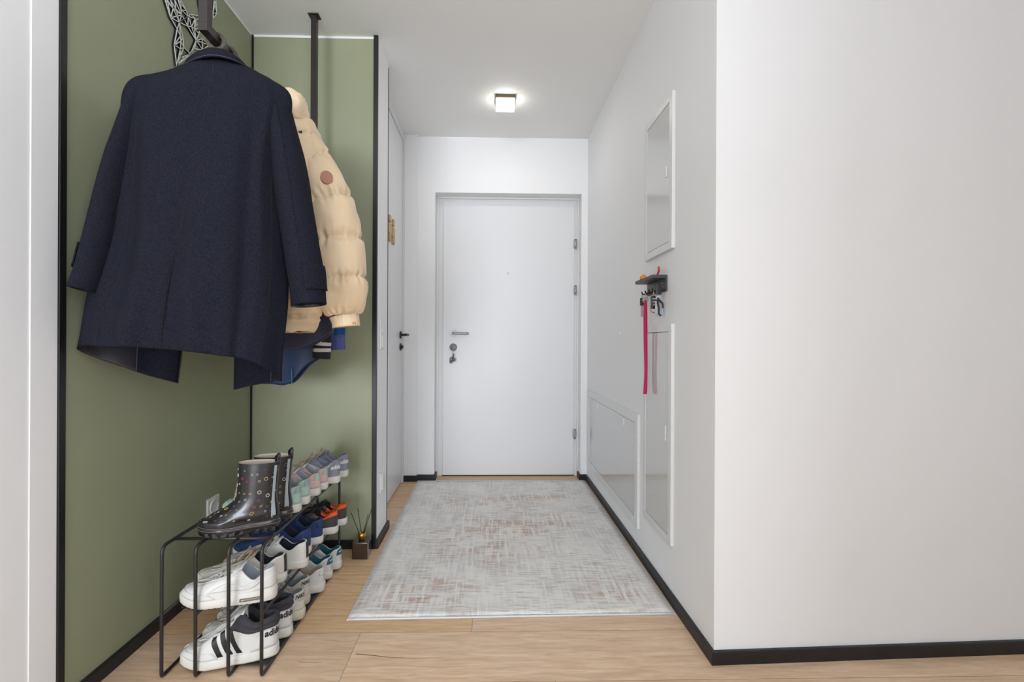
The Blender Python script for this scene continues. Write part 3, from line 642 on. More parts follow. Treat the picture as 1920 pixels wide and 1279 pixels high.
class Last:
    """shoe surface: u from heel to toe, v sideways, w upwards"""
    def __init__(s, L=0.285, W=0.100, sole=(0.030, 0.022), hh=0.085, dip=0.066, hc=0.092, box_=0.058, op=(0.015, 0.62), spring=0.012, lean=0.0, m=1, toe=0.95):
        s.L, s.W, s.sole, s.hh, s.dip, s.hc, s.box, s.op, s.sp, s.lean, s.m, s.toe = L, W, sole, hh, dip, hc, box_, op, spring, lean, m, toe
    def plan(s, a):
        ph = pi * abs(a); q = (1 - cos(ph)) / 2
        g = tbl(q, [(0, .76), (.2, .74), (.42, .70), (.58, .86), (.72, 1.0), (.86, 1.0), (1, s.toe)])
        hw = abs(sin(ph)) ** 0.62 * g * s.W / 2
        return s.L * q, (1 if a >= 0 else -1) * hw + s.m * 0.007 * sin(pi * q) * (1 if q > .3 else q / .3) , q
    def rise(s, q): return s.sp * max(0, (q - .72) / .28) ** 2
    def hs(s, q): return tbl(q, [(0, s.sole[0]), (.3, s.sole[0] * .96), (.6, s.sole[1]), (1, s.sole[1])])
    def foot(s, a, grow=0.0, z=None):
        u, v, q = s.plan(a); ph = pi * abs(a)
        n = Vector((-cos(ph) * 0.9, (1 if a >= 0 else -1) * sin(ph), 0)); n = n.normalized() if n.length > 0 else n
        return Vector((u, v, (s.hs(q) if z is None else z) + s.rise(q))) + n * grow
    def opening(s, a, inset=0.0, dz=0.0):
        ph = pi * abs(a); q = (1 - cos(ph)) / 2
        u = s.L * (s.op[0] + (s.op[1] - s.op[0]) * q)
        hw = abs(sin(ph)) ** 0.7 * s.W * tbl(q, [(0, .33), (.25, .37), (.45, .34), (.62, .19), (1, .15)])
        z = tbl(q, [(0, s.hh), (.07, s.hh * .985), (.30, s.dip), (.56, s.hc), (.75, (s.hc + s.box) / 2 + .004), (1, s.box)])
        sg = 1 if a >= 0 else -1
        n = Vector((-cos(ph), sg * sin(ph), 0))
        return Vector((u + s.lean * (1 - q), sg * hw + s.m * 0.004 * q, z)) - n * inset + Vector((0, 0, dz))
    def up(s, a, t, off=0.0):
        S0 = s.foot(a, -0.0015); Cc = s.opening(a); ph = pi * abs(a); q = (1 - cos(ph)) / 2
        kz = tbl(q, [(0, .62), (.5, .68), (.8, .80), (1, 1.02)]); kx = tbl(q, [(0, -.15), (.5, -.02), (.8, .0), (1, .10)])
        K = Vector((S0.x + (Cc.x - S0.x) * kx, S0.y + (Cc.y - S0.y) * kx, S0.z + (Cc.z - S0.z) * kz))
        def ev(tt): return S0 * (1 - tt) ** 2 + K * 2 * tt * (1 - tt) + Cc * tt * tt
        p = ev(t)
        if off:
            e = 0.01
            d1 = s.up(min(a + e, 1), t) - s.up(a - e, t) if abs(a) < .985 else s.up(a, t) - s.up(a - e, t)
            d2 = ev(min(t + e, 1)) - ev(max(t - e, 0)); n = d1.cross(d2)
            if n.length > 1e-12:
                n.normalize(); c = s.up_center(a)
                if n.dot(p - c) < 0: n = -n
                p = p + n * off
        return p
    def up_center(s, a):
        u, v, q = s.plan(a); return Vector((min(max(u, s.L * .12), s.L * .80), 0, s.hs(q) + 0.01))

def ups(n): return [-1 + 2 * k / n for k in range(n)]

def patch(bm, last, cs, nx=10, ny=6, off=0.0014, mi=0, base=-0.0006, r=0):
    """cs: four (a,t) corners in order"""
    def pt(i, j, o):
        x, y_ = i / nx, j / ny
        a = (cs[0][0] * (1 - x) + cs[1][0] * x) * (1 - y_) + (cs[3][0] * (1 - x) + cs[2][0] * x) * y_
        t = (cs[0][1] * (1 - x) + cs[1][1] * x) * (1 - y_) + (cs[3][1] * (1 - x) + cs[2][1] * x) * y_
        return last.up(a, t, o)
    V = grid_mesh(bm, [[pt(i, j, off) for i in range(nx + 1)] for j in range(ny + 1)], mi=mi)
    idx = [(i, 0) for i in range(nx + 1)] + [(nx, j) for j in range(1, ny + 1)] + [(i, ny) for i in range(nx - 1, -1, -1)] + [(0, j) for j in range(ny - 1, 0, -1)]
    top = [V[j][i] for i, j in idx]; low = [bm.verts.new(pt(i, j, base)) for i, j in idx]
    for k in range(len(top)):
        f = bm.faces.new((top[k], top[(k + 1) % len(top)], low[(k + 1) % len(top)], low[k])); f.material_index = mi

def letter(bm, last, body, a0, t0, size, side=1, bold=0.0, off=0.0022, slope=0.0, vh=None):
    vs, fs = text_tris(body, size, bold)
    vh = vh or size / 0.05
    # arc length per unit of a near a0
    da = 0.02; per = (last.up(side * (a0 + da), t0) - last.up(side * (a0 - da), t0)).length / (2 * da)
    dt = 0.05; pt_ = (last.up(side * a0, t0 + dt) - last.up(side * a0, t0 - dt)).length / (2 * dt)
    Vv = [bm.verts.new(last.up(side * a0 - x / per, t0 + (y_ + slope * x) / pt_, off)) for x, y_ in vs]
    for f in fs:
        try: bm.faces.new([Vv[k] for k in f])
        except ValueError: pass

_mats = {}
def cm(name, rgb, rough=0.5, **k):
    key = (name, rgb, rough)
    if key not in _mats: _mats[key] = mat(name, rgb, rough, **k)
    return _mats[key]

def make_shoe(name, label, group, x, y, z, rot, last, upper, sole, lining, lace, tongue=None, extra=None, laces=5, sole2=None, bow=True, lace_z=0.0, outsole=None, insole=None, loosened=0.0):
    t = thing(name, label, 'shoe', (x, y, z), pi + rot, 'shoes on the %s tier of the rack' % ('bottom' if z < .1 else 'middle' if z < .3 else 'top'))
    n = 64; A = ups(n)
    # sole
    bm = bmesh.new(); hs = lambda a: last.hs(last.plan(a)[2])
    G = [[last.foot(a, -0.012, 0.003) for a in A], [last.foot(a, -0.002, 0.0006) for a in A], [last.foot(a, 0.0015, 0.004) for a in A],
         [last.foot(a, 0.0025, hs(a) * .55) for a in A], [last.foot(a, 0.0018, hs(a) - .001) for a in A], [last.foot(a, 0.0008, hs(a) + .0008) for a in A], [last.foot(a, -0.004, hs(a) + .0004) for a in A]]
    V = grid_mesh(bm, G, True); bm.faces.new(V[0][::-1]); bm.faces.new(V[-1]); so = mesh_obj('sole', bm, sole, t, True)
    if sole2:
        bm = bmesh.new(); G = [[last.foot(a, 0.0008, 0.004) for a in A], [last.foot(a, 0.0036, 0.006) for a in A], [last.foot(a, 0.0036, hs(a) * .32) for a in A], [last.foot(a, 0.0012, hs(a) * .36) for a in A]]
        grid_mesh(bm, G, True); mesh_obj('outsole_band', bm, sole2, so, True)
    # upper with rolled rim
    bm = bmesh.new(); nt = 14
    G = [[last.up(a, k / nt) for a in A] for k in range(nt + 1)]
    G += [[last.opening(a, .0025, .0022) for a in A], [last.opening(a, .006, .001) for a in A]]
    grid_mesh(bm, G, True); uo = mesh_obj('upper', bm, upper, t, True)
    # lining and insole
    bm = bmesh.new()
    G = [[last.opening(a, .0055, .0008) for a in A], [last.opening(a, .0080, -.006) for a in A]]
    for k in (0.35, 0.7, 1.0):
        row = []
        for a in A:
            o1 = last.opening(a, .008, -.006); b1 = last.foot(a, -0.012); b1.z = last.hs(last.plan(a)[2]) * .6 + .004 + last.rise(last.plan(a)[2])
            b1.x = min(b1.x, last.L * .93); row.append(o1.lerp(b1, k))
        G.append(row)
    V = grid_mesh(bm, G, True); bm.faces.new(V[-1]); mesh_obj('lining', bm, lining, t, True, recalc=False)
    if insole:
        bm = bmesh.new(); vs = []
        for a in A:
            b1 = last.foot(a, -0.015); b1.z = last.hs(last.plan(a)[2]) * .6 + .008 + last.rise(last.plan(a)[2]); b1.x = min(b1.x, last.L * .9); vs.append(bm.verts.new(b1))
        bm.faces.new(vs); mesh_obj('insole', bm, insole, t)
    # tongue
    u0, u1 = last.L * (last.op[1] - 0.01), last.L * (last.op[0] + (last.op[1] - last.op[0]) * .50)
    G = []
    for k in range(13):
        f = k / 12; u = u0 + (u1 - u0) * min(f, 1.0)
        q = min(1, max(0, (u / last.L - last.op[0]) / (last.op[1] - last.op[0])))
        zc = tbl(q, [(0, last.hh), (.30, last.dip), (.56, last.hc), (.75, (last.hc + last.box) / 2 + .004), (1, last.box)])
        if f > .6: zc = last.hc + (f - .6) / .4 * 0.016; 
        hw = last.W * (.17 + .15 * f); row = []
        for j in range(9):
            v = -1 + j / 4; row.append(Vector((u + .004 * abs(v) * f, v * hw, zc - 0.002 + lace_z - (v * v) * hw * .28)))
        G.append(row)
    bm = bmesh.new(); grid_mesh(bm, G); to = mesh_obj('tongue', bm, tongue or upper, t, True); solid(to, 0.006, -1)
    # laces
    if laces:
        bm = bmesh.new(); prev = None
        ext = 0.0
        for k in range(laces):
            q = 0.97 - k * (0.97 - 0.60) / (laces - 1) if laces > 1 else .8
            a = math.acos(1 - 2 * q) / pi; p1, p2 = last.opening(a, -.006, .0015), last.opening(-a, -.006, .0015)
            dx = 0.004; mid = (p1 + p2) / 2 + Vector((0, 0, 0.0060 + lace_z))
            tube(bm, spline([p1 - Vector((dx, 0, .002)), p1, mid, p2, p2 - Vector((dx, 0, .002))], 14), 0.0027, 6, flat=.6)
            if prev:
                for s_, e_ in ((prev[0], p2), (prev[1], p1)):
                    tube(bm, spline([s_ + Vector((0, 0, -.001)), (s_ + e_) / 2 + Vector((0, 0, .0045 + lace_z)), e_ + Vector((0, 0, -.001))], 10), 0.0024, 6, flat=.6)
            prev = (p1, p2)
        if bow:
            kx = (prev[0] + prev[1]) / 2 + Vector((0.0, 0, .011 + lace_z))
            for sg in (-1, 1):
                tube(bm, spline([kx, kx + Vector((.012, sg * .016, .010)), kx + Vector((.024, sg * .040, -.004)), kx + Vector((.030, sg * .036, -.014)), kx + Vector((.014, sg * .014, -.002)), kx], 26), 0.0026, 6, flat=.6)
                tube(bm, spline([kx, kx + Vector((-.004, sg * .018, .004)), kx + Vector((.012, sg * .046, -.018)), kx + Vector((.022, sg * .052, -.036))], 16), 0.0024, 6, flat=.6)
            bmesh.ops.create_uvsphere(bm, u_segments=10, v_segments=8, radius=0.0062, matrix=Matrix.Translation(kx))
        mesh_obj('laces', bm, lace, t, True)
    if extra: extra(t, uo, last, so)
    return t

def part_patches(nm, m_, parent, last, plist, off=0.0014, label=None):
    bm = bmesh.new()
    for cs in plist: patch(bm, last, cs, off=off)
    o = mesh_obj(nm, bm, m_, parent)
    if label: o['label'] = label
    return o
def both(cs): return [cs, [(-a, t) for a, t in cs]]
def part_letters(parent, last, m_, body, a0, t0, size, side, bold=0.0008, slope=0.0, off=0.0022):
    bm = bmesh.new(); letter(bm, last, body, a0, t0, size, side, bold, off, slope)
    return mesh_obj('lettering', bm, m_, parent, recalc=False)

WHITE = cm('white_leather', (213, 212, 208), .45, bump=.06, bscale=400, var=.05, vscale=14); OFFW = cm('offwhite_leather', (208, 203, 192), .5, bump=.06, bscale=400, var=.10, vscale=12)
RUBW = cm('white_rubber', (216, 214, 206), .55, var=.08, vscale=20); RUBO = cm('yellowed_rubber', (208, 200, 180), .6, var=.1, vscale=20)
CHAR = cm('charcoal_mesh', (52, 51, 56), .8, bump=.3, bscale=700); BLKM = cm('black_knit', (26, 26, 28), .85, bump=.3, bscale=700)
LACEW = cm('white_lace', (214, 210, 200), .8, bump=.4, bscale=900); LACEB = cm('tan_lace', (188, 168, 146), .8, bump=.4, bscale=900)
GREYL = cm('grey_lining', (150, 160, 168), .8); NAVY = cm('navy_mesh', (36, 58, 104), .75, bump=.3, bscale=700); DNAVY = cm('dark_navy_lining', (28, 32, 50), .8)
ORNG = cm('orange_lining', (236, 94, 30), .6); DKGR = cm('dark_grey_leather', (58, 56, 60), .5); TEAL = cm('teal_suede', (40, 104, 118), .8, bump=.2, bscale=500)
GRYL = cm('grey_leather', (130, 134, 146), .5, bump=.08, bscale=400); MINT = cm('mint_leather', (168, 192, 180), .45, var=.06, vscale=20); PINK = cm('pink_leather', (206, 176, 174), .5)
LBLUE = cm('pale_blue_leather', (146, 164, 168), .45); BLKT = cm('black_print', (22, 22, 24), .5); WHTT = cm('white_print', (236, 236, 236), .5)
TANT = cm('beige_canvas', (186, 164, 142), .8, bump=.2, bscale=500); SILV = cm('clear_air_window', (116, 106, 90), .15, coat=1.0)

def trims(uo, last, m_, heel=None, ey=True, toe=True):
    pl = []
    if ey: pl += both([(.52, .80), (.97, .62), (.97, .97), (.52, .985)])
    if ey:
        bm = bmesh.new()
        for c_ in pl: patch(bm, last, c_)
        for k in range(6):
            q = .95 - k * .066; a = math.acos(1 - 2 * q) / pi
            for sg in (1, -1):
                p0, p1 = last.up(sg * a, .88, .0005), last.up(sg * a, .88, .0026); cyl(bm, p0, p1, .0021, seg=8, mi=1)
        mesh_obj('eyestay', bm, [m_, cm('eyelet_grey', (96, 94, 92), .5)], uo)
    if heel: part_patches('heel_counter', heel, uo, last, [[(-.30, .03), (.30, .03), (.20, .62), (-.20, .62)]], off=0.0016)
    if toe: part_patches('foxing', m_, uo, last, both([(.55, .02), (.985, .02), (.985, .30), (.60, .16)]))

def hi_top(x, y, z, rot, m, label):
    last = Last(L=.276, W=.102, sole=(.033, .028), hh=.128, dip=.118, hc=.148, box_=.066, op=(.03, .63), m=m, lean=-.004, spring=.014)
    def ex(t, uo, l, so):
        trims(uo, l, WHITE)
        # padded charcoal collar: rolls around the ankle
        bm = bmesh.new(); A = [-.53 + 1.06 * k / 40 for k in range(41)]
        G = []
        for tt, of in ((.60, .000), (.62, .0040), (.68, .0075), (.74, .0062), (.78, .0045), (.82, .0070), (.90, .0085), (.97, .0065), (1.0, .003)): G.append([l.up(a, tt, of) for a in A])
        G.append([l.opening(a, .0, .0045) for a in A]); G.append([l.opening(a, .005, .004) for a in A]); G.append([l.opening(a, .009, -.002) for a in A]); G.append([l.opening(a, .011, -.016) for a in A])
        grid_mesh(bm, G); mesh_obj('padded_collar', bm, CHAR, t, True)
        st = [[(b0, .05), (b0 + .036, .05), (t0_ + .034, .64), (t0_, .64)] for b0, t0_ in ((.52, .632), (.458, .568), (.396, .508))]
        for c in st:
            part_patches('side_stripe', BLKT, uo, l, [c], off=.0018, label='black stripe'); part_patches('side_stripe', BLKT, uo, l, [[(-a, t_) for a, t_ in c]], off=.0018, label='black stripe')
        part_letters(uo, l, BLKT, 'adidas', .225, .36, .030, 1, .0010, off=.0034)
        part_patches('heel_counter', WHITE, uo, l, [[(-.34, .02), (.34, .02), (.27, .56), (-.27, .56)]], off=.0022)
        bm = bmesh.new(); tube(bm, spline([(.088, .0, .075), (.090, .0, .12), (.092, .002, .160), (.094, .004, .135)], 14), .0045, 8, flat=.4); mesh_obj('inner_pull_tab', bm, LACEW, t)
    return make_shoe('high_top_shoe', label, None, x, y, z, rot, last, WHITE, RUBW, BLKM, LACEW, tongue=WHITE, extra=ex, laces=6, sole2=RUBO, bow=False)

def air_shoe(x, y, z, rot, m, label):
    last = Last(L=.278, W=.104, sole=(.040, .026), hh=.100, dip=.072, hc=.104, box_=.066, op=(.01, .64), m=m, spring=.014)
    def ex(t, uo, l, so):
        trims(uo, l, WHITE, heel=WHITE)
        part_patches('side_panel', WHITE, uo, l, both([(.30, .22), (.62, .22), (.52, .5), (.22, .52)]), off=.002)
        for sd in (1, -1):
            bm = bmesh.new(); pts = [l.foot(sd * a, .0028, l.hs(l.plan(a)[2]) * .45) for a in [.235 + .16 * k / 12 for k in range(13)]]
            tube(bm, pts, .0052, 8); mesh_obj('air_window', bm, SILV, so, True)
        bm = bmesh.new()
        for k in range(14):
            a = .30 + k * .042; p = l.foot(a, -.001, .0035); box(bm, p.x - .0022, p.x + .0022, p.y - .004, p.y + .0012, .0003, .0040)
        mesh_obj('tread_notches', bm, BLKT, so)
    return make_shoe('sneaker', label, None, x, y, z, rot, last, WHITE, RUBW, GREYL, LACEW, extra=ex, laces=5, bow=False, insole=TANT, lace_z=.002)

def low_shoe(x, y, z, rot, m, label, upper, sole, lining, lace, tongue=None, heel=None, text=None, tcol=BLKT, L=.285, W=.099, hh=.084, extra2=None, bow=True, grp=None, name='sneaker', stripes=None, insole=None, size=.020, ta=.16, tt=.52, sole2=None, laces=5, soleh=(.030, .023)):
    last = Last(L=L, W=W, sole=soleh, hh=hh, dip=hh * .76, hc=hh * 1.02 + .004, box_=.058, op=(.012, .62), m=m)
    def ex(t, uo, l, so):
        trims(uo, l, upper)
        if heel: part_patches('heel_tab', heel, uo, l, [[(-.16, .50), (.16, .50), (.145, .985), (-.145, .985)]], off=.0018)
        if stripes: part_patches('side_stripes', stripes, uo, l, [[(.60 - k * .07, .05), (.632 - k * .07, .05), (.70 - k * .07, .72), (.66 - k * .07, .72)] for k in range(3)] + [[(-.60 + k * .07, .05), (-.632 + k * .07, .05), (-.70 + k * .07, .72), (-.66 + k * .07, .72)] for k in range(3)], off=.0018)
        if text: part_letters(uo, l, tcol, text, ta, tt, size, 1, .0006, off=.0034)
        if extra2: extra2(t, uo, l, so)
    return make_shoe(name, label, grp, x, y, z, rot, last, upper, sole, lining, lace, tongue=tongue, extra=ex, bow=bow, insole=insole, sole2=sole2, laces=laces)

FL = 0.0120; MD = ZM + RW * .9 + .0004; TP = ZT + RW + .0004
XH = -.668
# ---- bottom tier
hi_top(-.680, 1.566, FL, .19, 1, 'white high-top with three black stripes and charcoal collar, nearest on the bottom tier')
hi_top(-.676, 1.664, FL, .14, -1, 'white high-top with charcoal collar, second from the front on the bottom tier')
def nike_x(t, uo, l, so):
    part_patches('heel_counter', OFFW, uo, l, [[(-.40, .02), (.40, .02), (.25, .42), (-.25, .42)]], off=.002)
def cream(x, y, m, label):
    return low_shoe(x, y, FL, .10, m, label, OFFW, RUBO, GREYL, LACEW, heel=OFFW, text='NIKE', size=.021, ta=.20, tt=.66, L=.292, hh=.098, extra2=nike_x, insole=TANT, soleh=(.036, .026))
cream(-.672, 1.765, 1, 'cream sneaker with black heel lettering, the nearer one, behind the two high-tops')
cream(-.690, 1.862, -1, 'cream sneaker with black heel lettering, the farther one, in front of the plain white sneaker')
low_shoe(-.664, 1.955, FL, .08, 1, 'plain white sneaker on the bottom tier between the cream pair and the teal-lined pair', WHITE, RUBW, TANT, LACEW, heel=WHITE, L=.285, hh=.092, soleh=(.034, .025))
def teal_x(t, uo, l, so):
    part_letters(uo, l, WHTT, 'adidas', .10, .72, .010, 1, .0002, off=.0036)
for y_, m_, lb in ((2.060, 1, 'white sneaker with teal heel tab and lining, the nearer one, on the bottom tier'), (2.148, -1, 'white sneaker with teal heel tab and lining, rearmost on the bottom tier')):
    low_shoe(-.668 + (.012 if m_ < 0 else 0), y_, FL, .06, m_, lb, WHITE, RUBW, TEAL, LACEW, tongue=TEAL, heel=TEAL, extra2=teal_x, L=.272, hh=.088)
# ---- middle tier
air_shoe(-.682, 1.556, MD, .12, 1, 'white sneaker with an air window in its thick sole, nearest on the middle tier')
def dark_heel(t, uo, l, so):
    part_patches('heel_strip', BLKT, uo, l, [[(-.035, .05), (.035, .05), (.040, .98), (-.040, .98)]], off=.0030, label='black heel strip')
    bm = bmesh.new()
    for k in (.35, .6): tube(bm, [l.foot(a, .0026, l.hs(l.plan(a)[2]) * k) for a in ups(64)], .0009, 5, closed=True)
    mesh_obj('sole_grooves', bm, RUBO, so)
def vans(x, y, m, label, lace, rot):
    return low_shoe(x, y, MD, rot, m, label, OFFW if m > 0 else WHITE, RUBW, DNAVY, lace, tongue=TANT if m > 0 else WHITE, extra2=dark_heel, L=.286, hh=.090)
vans(-.696, 1.662, 1, 'cream sneaker with a black heel strip and tan laces, behind the thick-soled white one', LACEB, .10)
vans(-.662, 1.768, -1, 'white sneaker with dark lining and black heel strip, in front of the navy pair', LACEW, .10)
for y_, m_, lb in ((1.872, 1, 'navy blue sneaker with white sole, the nearer one of the navy pair'), (1.970, -1, 'navy blue sneaker with white sole, the farther one of the navy pair')):
    low_shoe(-.690 + (.012 if m_ < 0 else 0), y_, MD, .06, m_, lb, NAVY, RUBW, DNAVY, cm('navy_lace', (38, 60, 110), .8), heel=NAVY, L=.282, hh=.096, bow=False)
def orange_x(t, uo, l, so):
    part_patches('collar_band', ORNG, uo, l, [[(-.42, .72), (.42, .72), (.45, .99), (-.45, .99)]], off=.0022, label='orange collar band')
    part_patches('side_flash', ORNG, uo, l, [[(.50, .10), (.56, .10), (.64, .72), (.57, .72)]], off=.002, label='orange side flash')
    bm = bmesh.new(); A = [-.45 + .9 * k / 30 for k in range(31)]
    grid_mesh(bm, [[l.up(a, .99, .002) for a in A], [l.opening(a, .003, .003) for a in A], [l.opening(a, .0085, -.004) for a in A], [l.opening(a, .0095, -.012) for a in A]]); mesh_obj('collar_lining', bm, ORNG, t, True)
for y_, m_, lb in ((2.075, 1, 'black sneaker with orange collar and white sole, the nearer one of its pair'), (2.168, -1, 'black sneaker with orange collar and white sole, rearmost on the middle tier')):
    low_shoe(-.650 + (.010 if m_ < 0 else 0), y_, MD, .06, m_, lb, DKGR, RUBW, BLKM, cm('black_lace', (34, 33, 35), .8), tongue=BLKM, extra2=orange_x, L=.284, hh=.090, bow=False)
# ---- top tier
def mint_x(t, uo, l, so):
    part_patches('heel_counter', MINT, uo, l, [[(-.30, .05), (.30, .05), (.20, .58), (-.20, .58)]], off=.002)
    part_patches('side_panel', WHITE, uo, l, both([(.40, .10), (.66, .10), (.62, .55), (.36, .55)]), off=.0018)
for y_, m_, lb in ((1.745, 1, 'mint green sneaker on the top tier directly behind the rain boots'), (1.830, -1, 'mint green sneaker on the top tier beside the pink and white pair')):
    low_shoe(-.680, y_, TP, .06, m_, lb, MINT, RUBW, GREYL, LACEW, tongue=WHITE, heel=LBLUE, extra2=mint_x, L=.262, W=.092, hh=.092)
def pink_x(t, uo, l, so):
    part_patches('heel_counter', PINK, uo, l, [[(-.36, .03), (.36, .03), (.24, .52), (-.24, .52)]], off=.002, label='pink heel counter')
    part_patches('side_panel', WHITE, uo, l, both([(.34, .10), (.66, .10), (.62, .70), (.26, .62)]), off=.0018)
for y_, m_, lb in ((1.930, 1, 'pink and white sneaker with mint heel on the top tier, the nearer one'), (2.008, -1, 'pink and white sneaker with mint heel on the top tier, against the grey pair')):
    low_shoe(-.676 + (.004 if m_ < 0 else 0), y_, TP, .06, m_, lb, PINK, RUBW, GREYL, LACEB, tongue=WHITE, heel=MINT, extra2=pink_x, L=.262, W=.088, hh=.088)
def grey_x(t, uo, l, so):
    part_patches('side_panel', WHITE, uo, l, both([(.26, .60), (.52, .60), (.56, .74), (.22, .86)]), off=.0018)
for y_, m_, lb in ((2.100, 1, 'grey sneaker with white lettering on the top tier, the nearer one of its pair'), (2.192, -1, 'grey sneaker with white lettering, rearmost on the top tier')):
    low_shoe(-.650 + (.008 if m_ < 0 else 0), y_, TP, .06, m_, lb, GRYL, RUBW, GRYL, LACEB, tongue=GRYL, heel=GRYL, text='adidas', tcol=WHTT, size=.026, ta=.22, tt=.42, extra2=grey_x, L=.282, W=.094, hh=.100)

# ------------------------------------------------------------------ rain boots
BOOTM = mat('black_rubber', (32, 33, 36), .27, bump=.03, bscale=60, coat=.2)
RINGC = [cm('ring_white', (214, 212, 204), .5), cm('ring_yellow', (206, 176, 84), .5), cm('ring_violet', (128, 84, 150), .5), cm('ring_pink', (190, 70, 120), .5)]
BTRIM = cm('reflective_band', (150, 160, 162), .4); BLIN = cm('cream_boot_lining', (196, 184, 164), .8)
def boot(x, y, rot, m, label, seed):
    t = thing('rain_boot', label, 'rain boot', (x, y, TP), pi + rot, 'pair of rain boots')
    last = Last(L=.232, W=.078, sole=(.026, .020), m=m, spring=.006)
    n = 64; A = ups(n); hs = lambda a: last.hs(last.plan(a)[2])
    def ring(q_u0, q_u1, w_, z0, z1):
        q_u1 = q_u1 * .885
        def f(a):
            ph = pi * abs(a); q = (1 - cos(ph)) / 2
            return Vector((q_u0 + (q_u1 - q_u0) * q, (1 if a >= 0 else -1) * abs(sin(ph)) ** .9 * w_, z0 + (z1 - z0) * q))
        return f
    R = [lambda a: last.foot(a, -.001), lambda a: last.foot(a, .0, .040), ring(.000, .236, .042, .058, .050), ring(.003, .205, .040, .078, .068),
         ring(.006, .166, .038, .096, .090), ring(.007, .144, .0365, .118, .114), ring(.005, .140, .036, .146, .144), ring(.002, .137, .035, .186, .186), ring(-.001, .136, .034, .218, .220)]
    def surf(a, s_, off=0.0):
        i = min(int(s_), len(R) - 2); f = s_ - i
        P_ = [R[max(i - 1, 0)](a), R[i](a), R[i + 1](a), R[min(i + 2, len(R) - 1)](a)]
        p = cr(*P_, f)
        if off:
            e = .02; pa = surf(a + e, s_) - surf(a - e, s_); pb = surf(a, min(s_ + e, len(R) - 1)) - surf(a, max(s_ - e, 0)); nn = pa.cross(pb).normalized()
            c = Vector((.07 if p.z > .09 else p.x * .9 + .01, 0, p.z - .01)); nn = -nn if nn.dot(p - c) < 0 else nn
            p = p + nn * off
        return p
    bm = bmesh.new(); G = [[surf(a, s_ / 6) for a in A] for s_ in range(0, 6 * (len(R) - 1) + 1)]
    G += [[surf(a, 8) + Vector((0, 0, .002)) for a in A]]
    grid_mesh(bm, G, True)
    rnd = random.Random(seed); placed = []
    for k in range(520):
        a, s_ = rnd.uniform(-.98, .98), rnd.uniform(1.3, 7.55)
        if abs(a) < .11 and s_ > 1.5: continue
        p = surf(a, s_); rr = rnd.choice([.0022, .0026, .003, .0034, .0050])
        if any((p - q_).length < .0095 + rr + r_ for q_, r_ in placed): continue
        placed.append((p, rr))
        e = .02; tx = (surf(a + e, s_) - surf(a - e, s_)).normalized(); ty = (surf(a, min(8, s_ + e)) - surf(a, s_ - e)).normalized()
        pa = (surf(a + .02, s_) - surf(a - .02, s_)).length / .04; pb = (surf(a, min(8, s_ + .05)) - surf(a, s_ - .05)).length / (min(8, s_ + .05) - s_ + .05)
        tube(bm, [surf(a + rr * cos(th) / pa, min(8, s_ + rr * sin(th) / pb), .0003) for th in [2 * pi * j / 14 for j in range(14)]], rr * .17, 4, mi=1 + rnd.choice([0, 0, 0, 0, 1, 2, 2, 3]), closed=True)
    mesh_obj('boot_shaft', bm, [BOOTM] + RINGC, t, True)
    bm = bmesh.new(); G = [[surf(a, 8) + Vector((0, 0, .002)) for a in A], [surf(a, 8, -.003) + Vector((0, 0, .002)) for a in A], [surf(a, 8, -.004) - Vector((0, 0, .006)) for a in A], [surf(a, 6.5, -.005) for a in A], [surf(a, 4.5, -.006) for a in A]]
    V = grid_mesh(bm, G, True); bm.faces.new(V[-1]); mesh_obj('lining', bm, BLIN, t, True, recalc=False)
    bm = bmesh.new(); G = [[last.foot(a, -.006, .0012) for a in A], [last.foot(a, .0008, .0012) for a in A], [last.foot(a, .0035, hs(a) * .9) for a in A], [last.foot(a, .0035, hs(a) * 1.15) for a in A], [last.foot(a, .001, hs(a) * 1.3) for a in A]]
    V = grid_mesh(bm, G, True); bm.faces.new(V[0][::-1])
    for k in range(9):
        for sg in (1, -1):
            u = .018 + k * .0222
            if .078 < u < .105: continue
            a = math.acos(1 - 2 * u / .232) / pi; p = last.foot(sg * a, .002, .004); box(bm, p.x - .009, p.x + .009, min(p.y, p.y - sg * .02), max(p.y, p.y - sg * .02) + 0, -.0003 + last.rise(last.plan(a)[2]), .012 + last.rise(last.plan(a)[2]), .001)
    so = mesh_obj('boot_sole', bm, BOOTM, t, False)
    bm = bmesh.new()
    for hh_, of in ((.92, .0040), (1.32, .0016)): tube(bm, [last.foot(a, of, hs(a) * hh_) for a in A], .0010, 5, closed=True)
    mesh_obj('sole_welt', bm, cm('brown_welt', (112, 98, 88), .5), so)
    # heel band with two reflective strips and a pull tab
    bm = bmesh.new(); G = [[surf(-.10 + .2 * i / 10, 1.3 + 6.7 * j / 30, .0014) for i in range(11)] for j in range(31)]; grid_mesh(bm, G); b_ = mesh_obj('heel_band', bm, BOOTM, t, True)
    for sg in (-1, 1):
        bm = bmesh.new(); G = [[surf(sg * (.125 + .075 * i / 4), 1.6 + 6.1 * j / 30, .0018) for i in range(5)] for j in range(31)]; grid_mesh(bm, G); mesh_obj('reflective_strip', bm, BTRIM, t, True)
    bm = bmesh.new()
    for sg in (-1, 1): tube(bm, spline([(-.001, .0, .206), (-.002, sg * .003, .230), (.000, sg * .009, .242), (.008, sg * .004, .236), (.006, 0, .214)], 16), .0075, 8, flat=.22)
    mesh_obj('pull_tab', bm, BOOTM, t, True)
    return t
boot(-.690, 1.592, .24, 1, 'black rain boot with coloured rings, nearest at the front of the rack top', 3)
boot(-.682, 1.676, .22, -1, 'black rain boot with coloured rings, the farther one, behind its twin', 5)

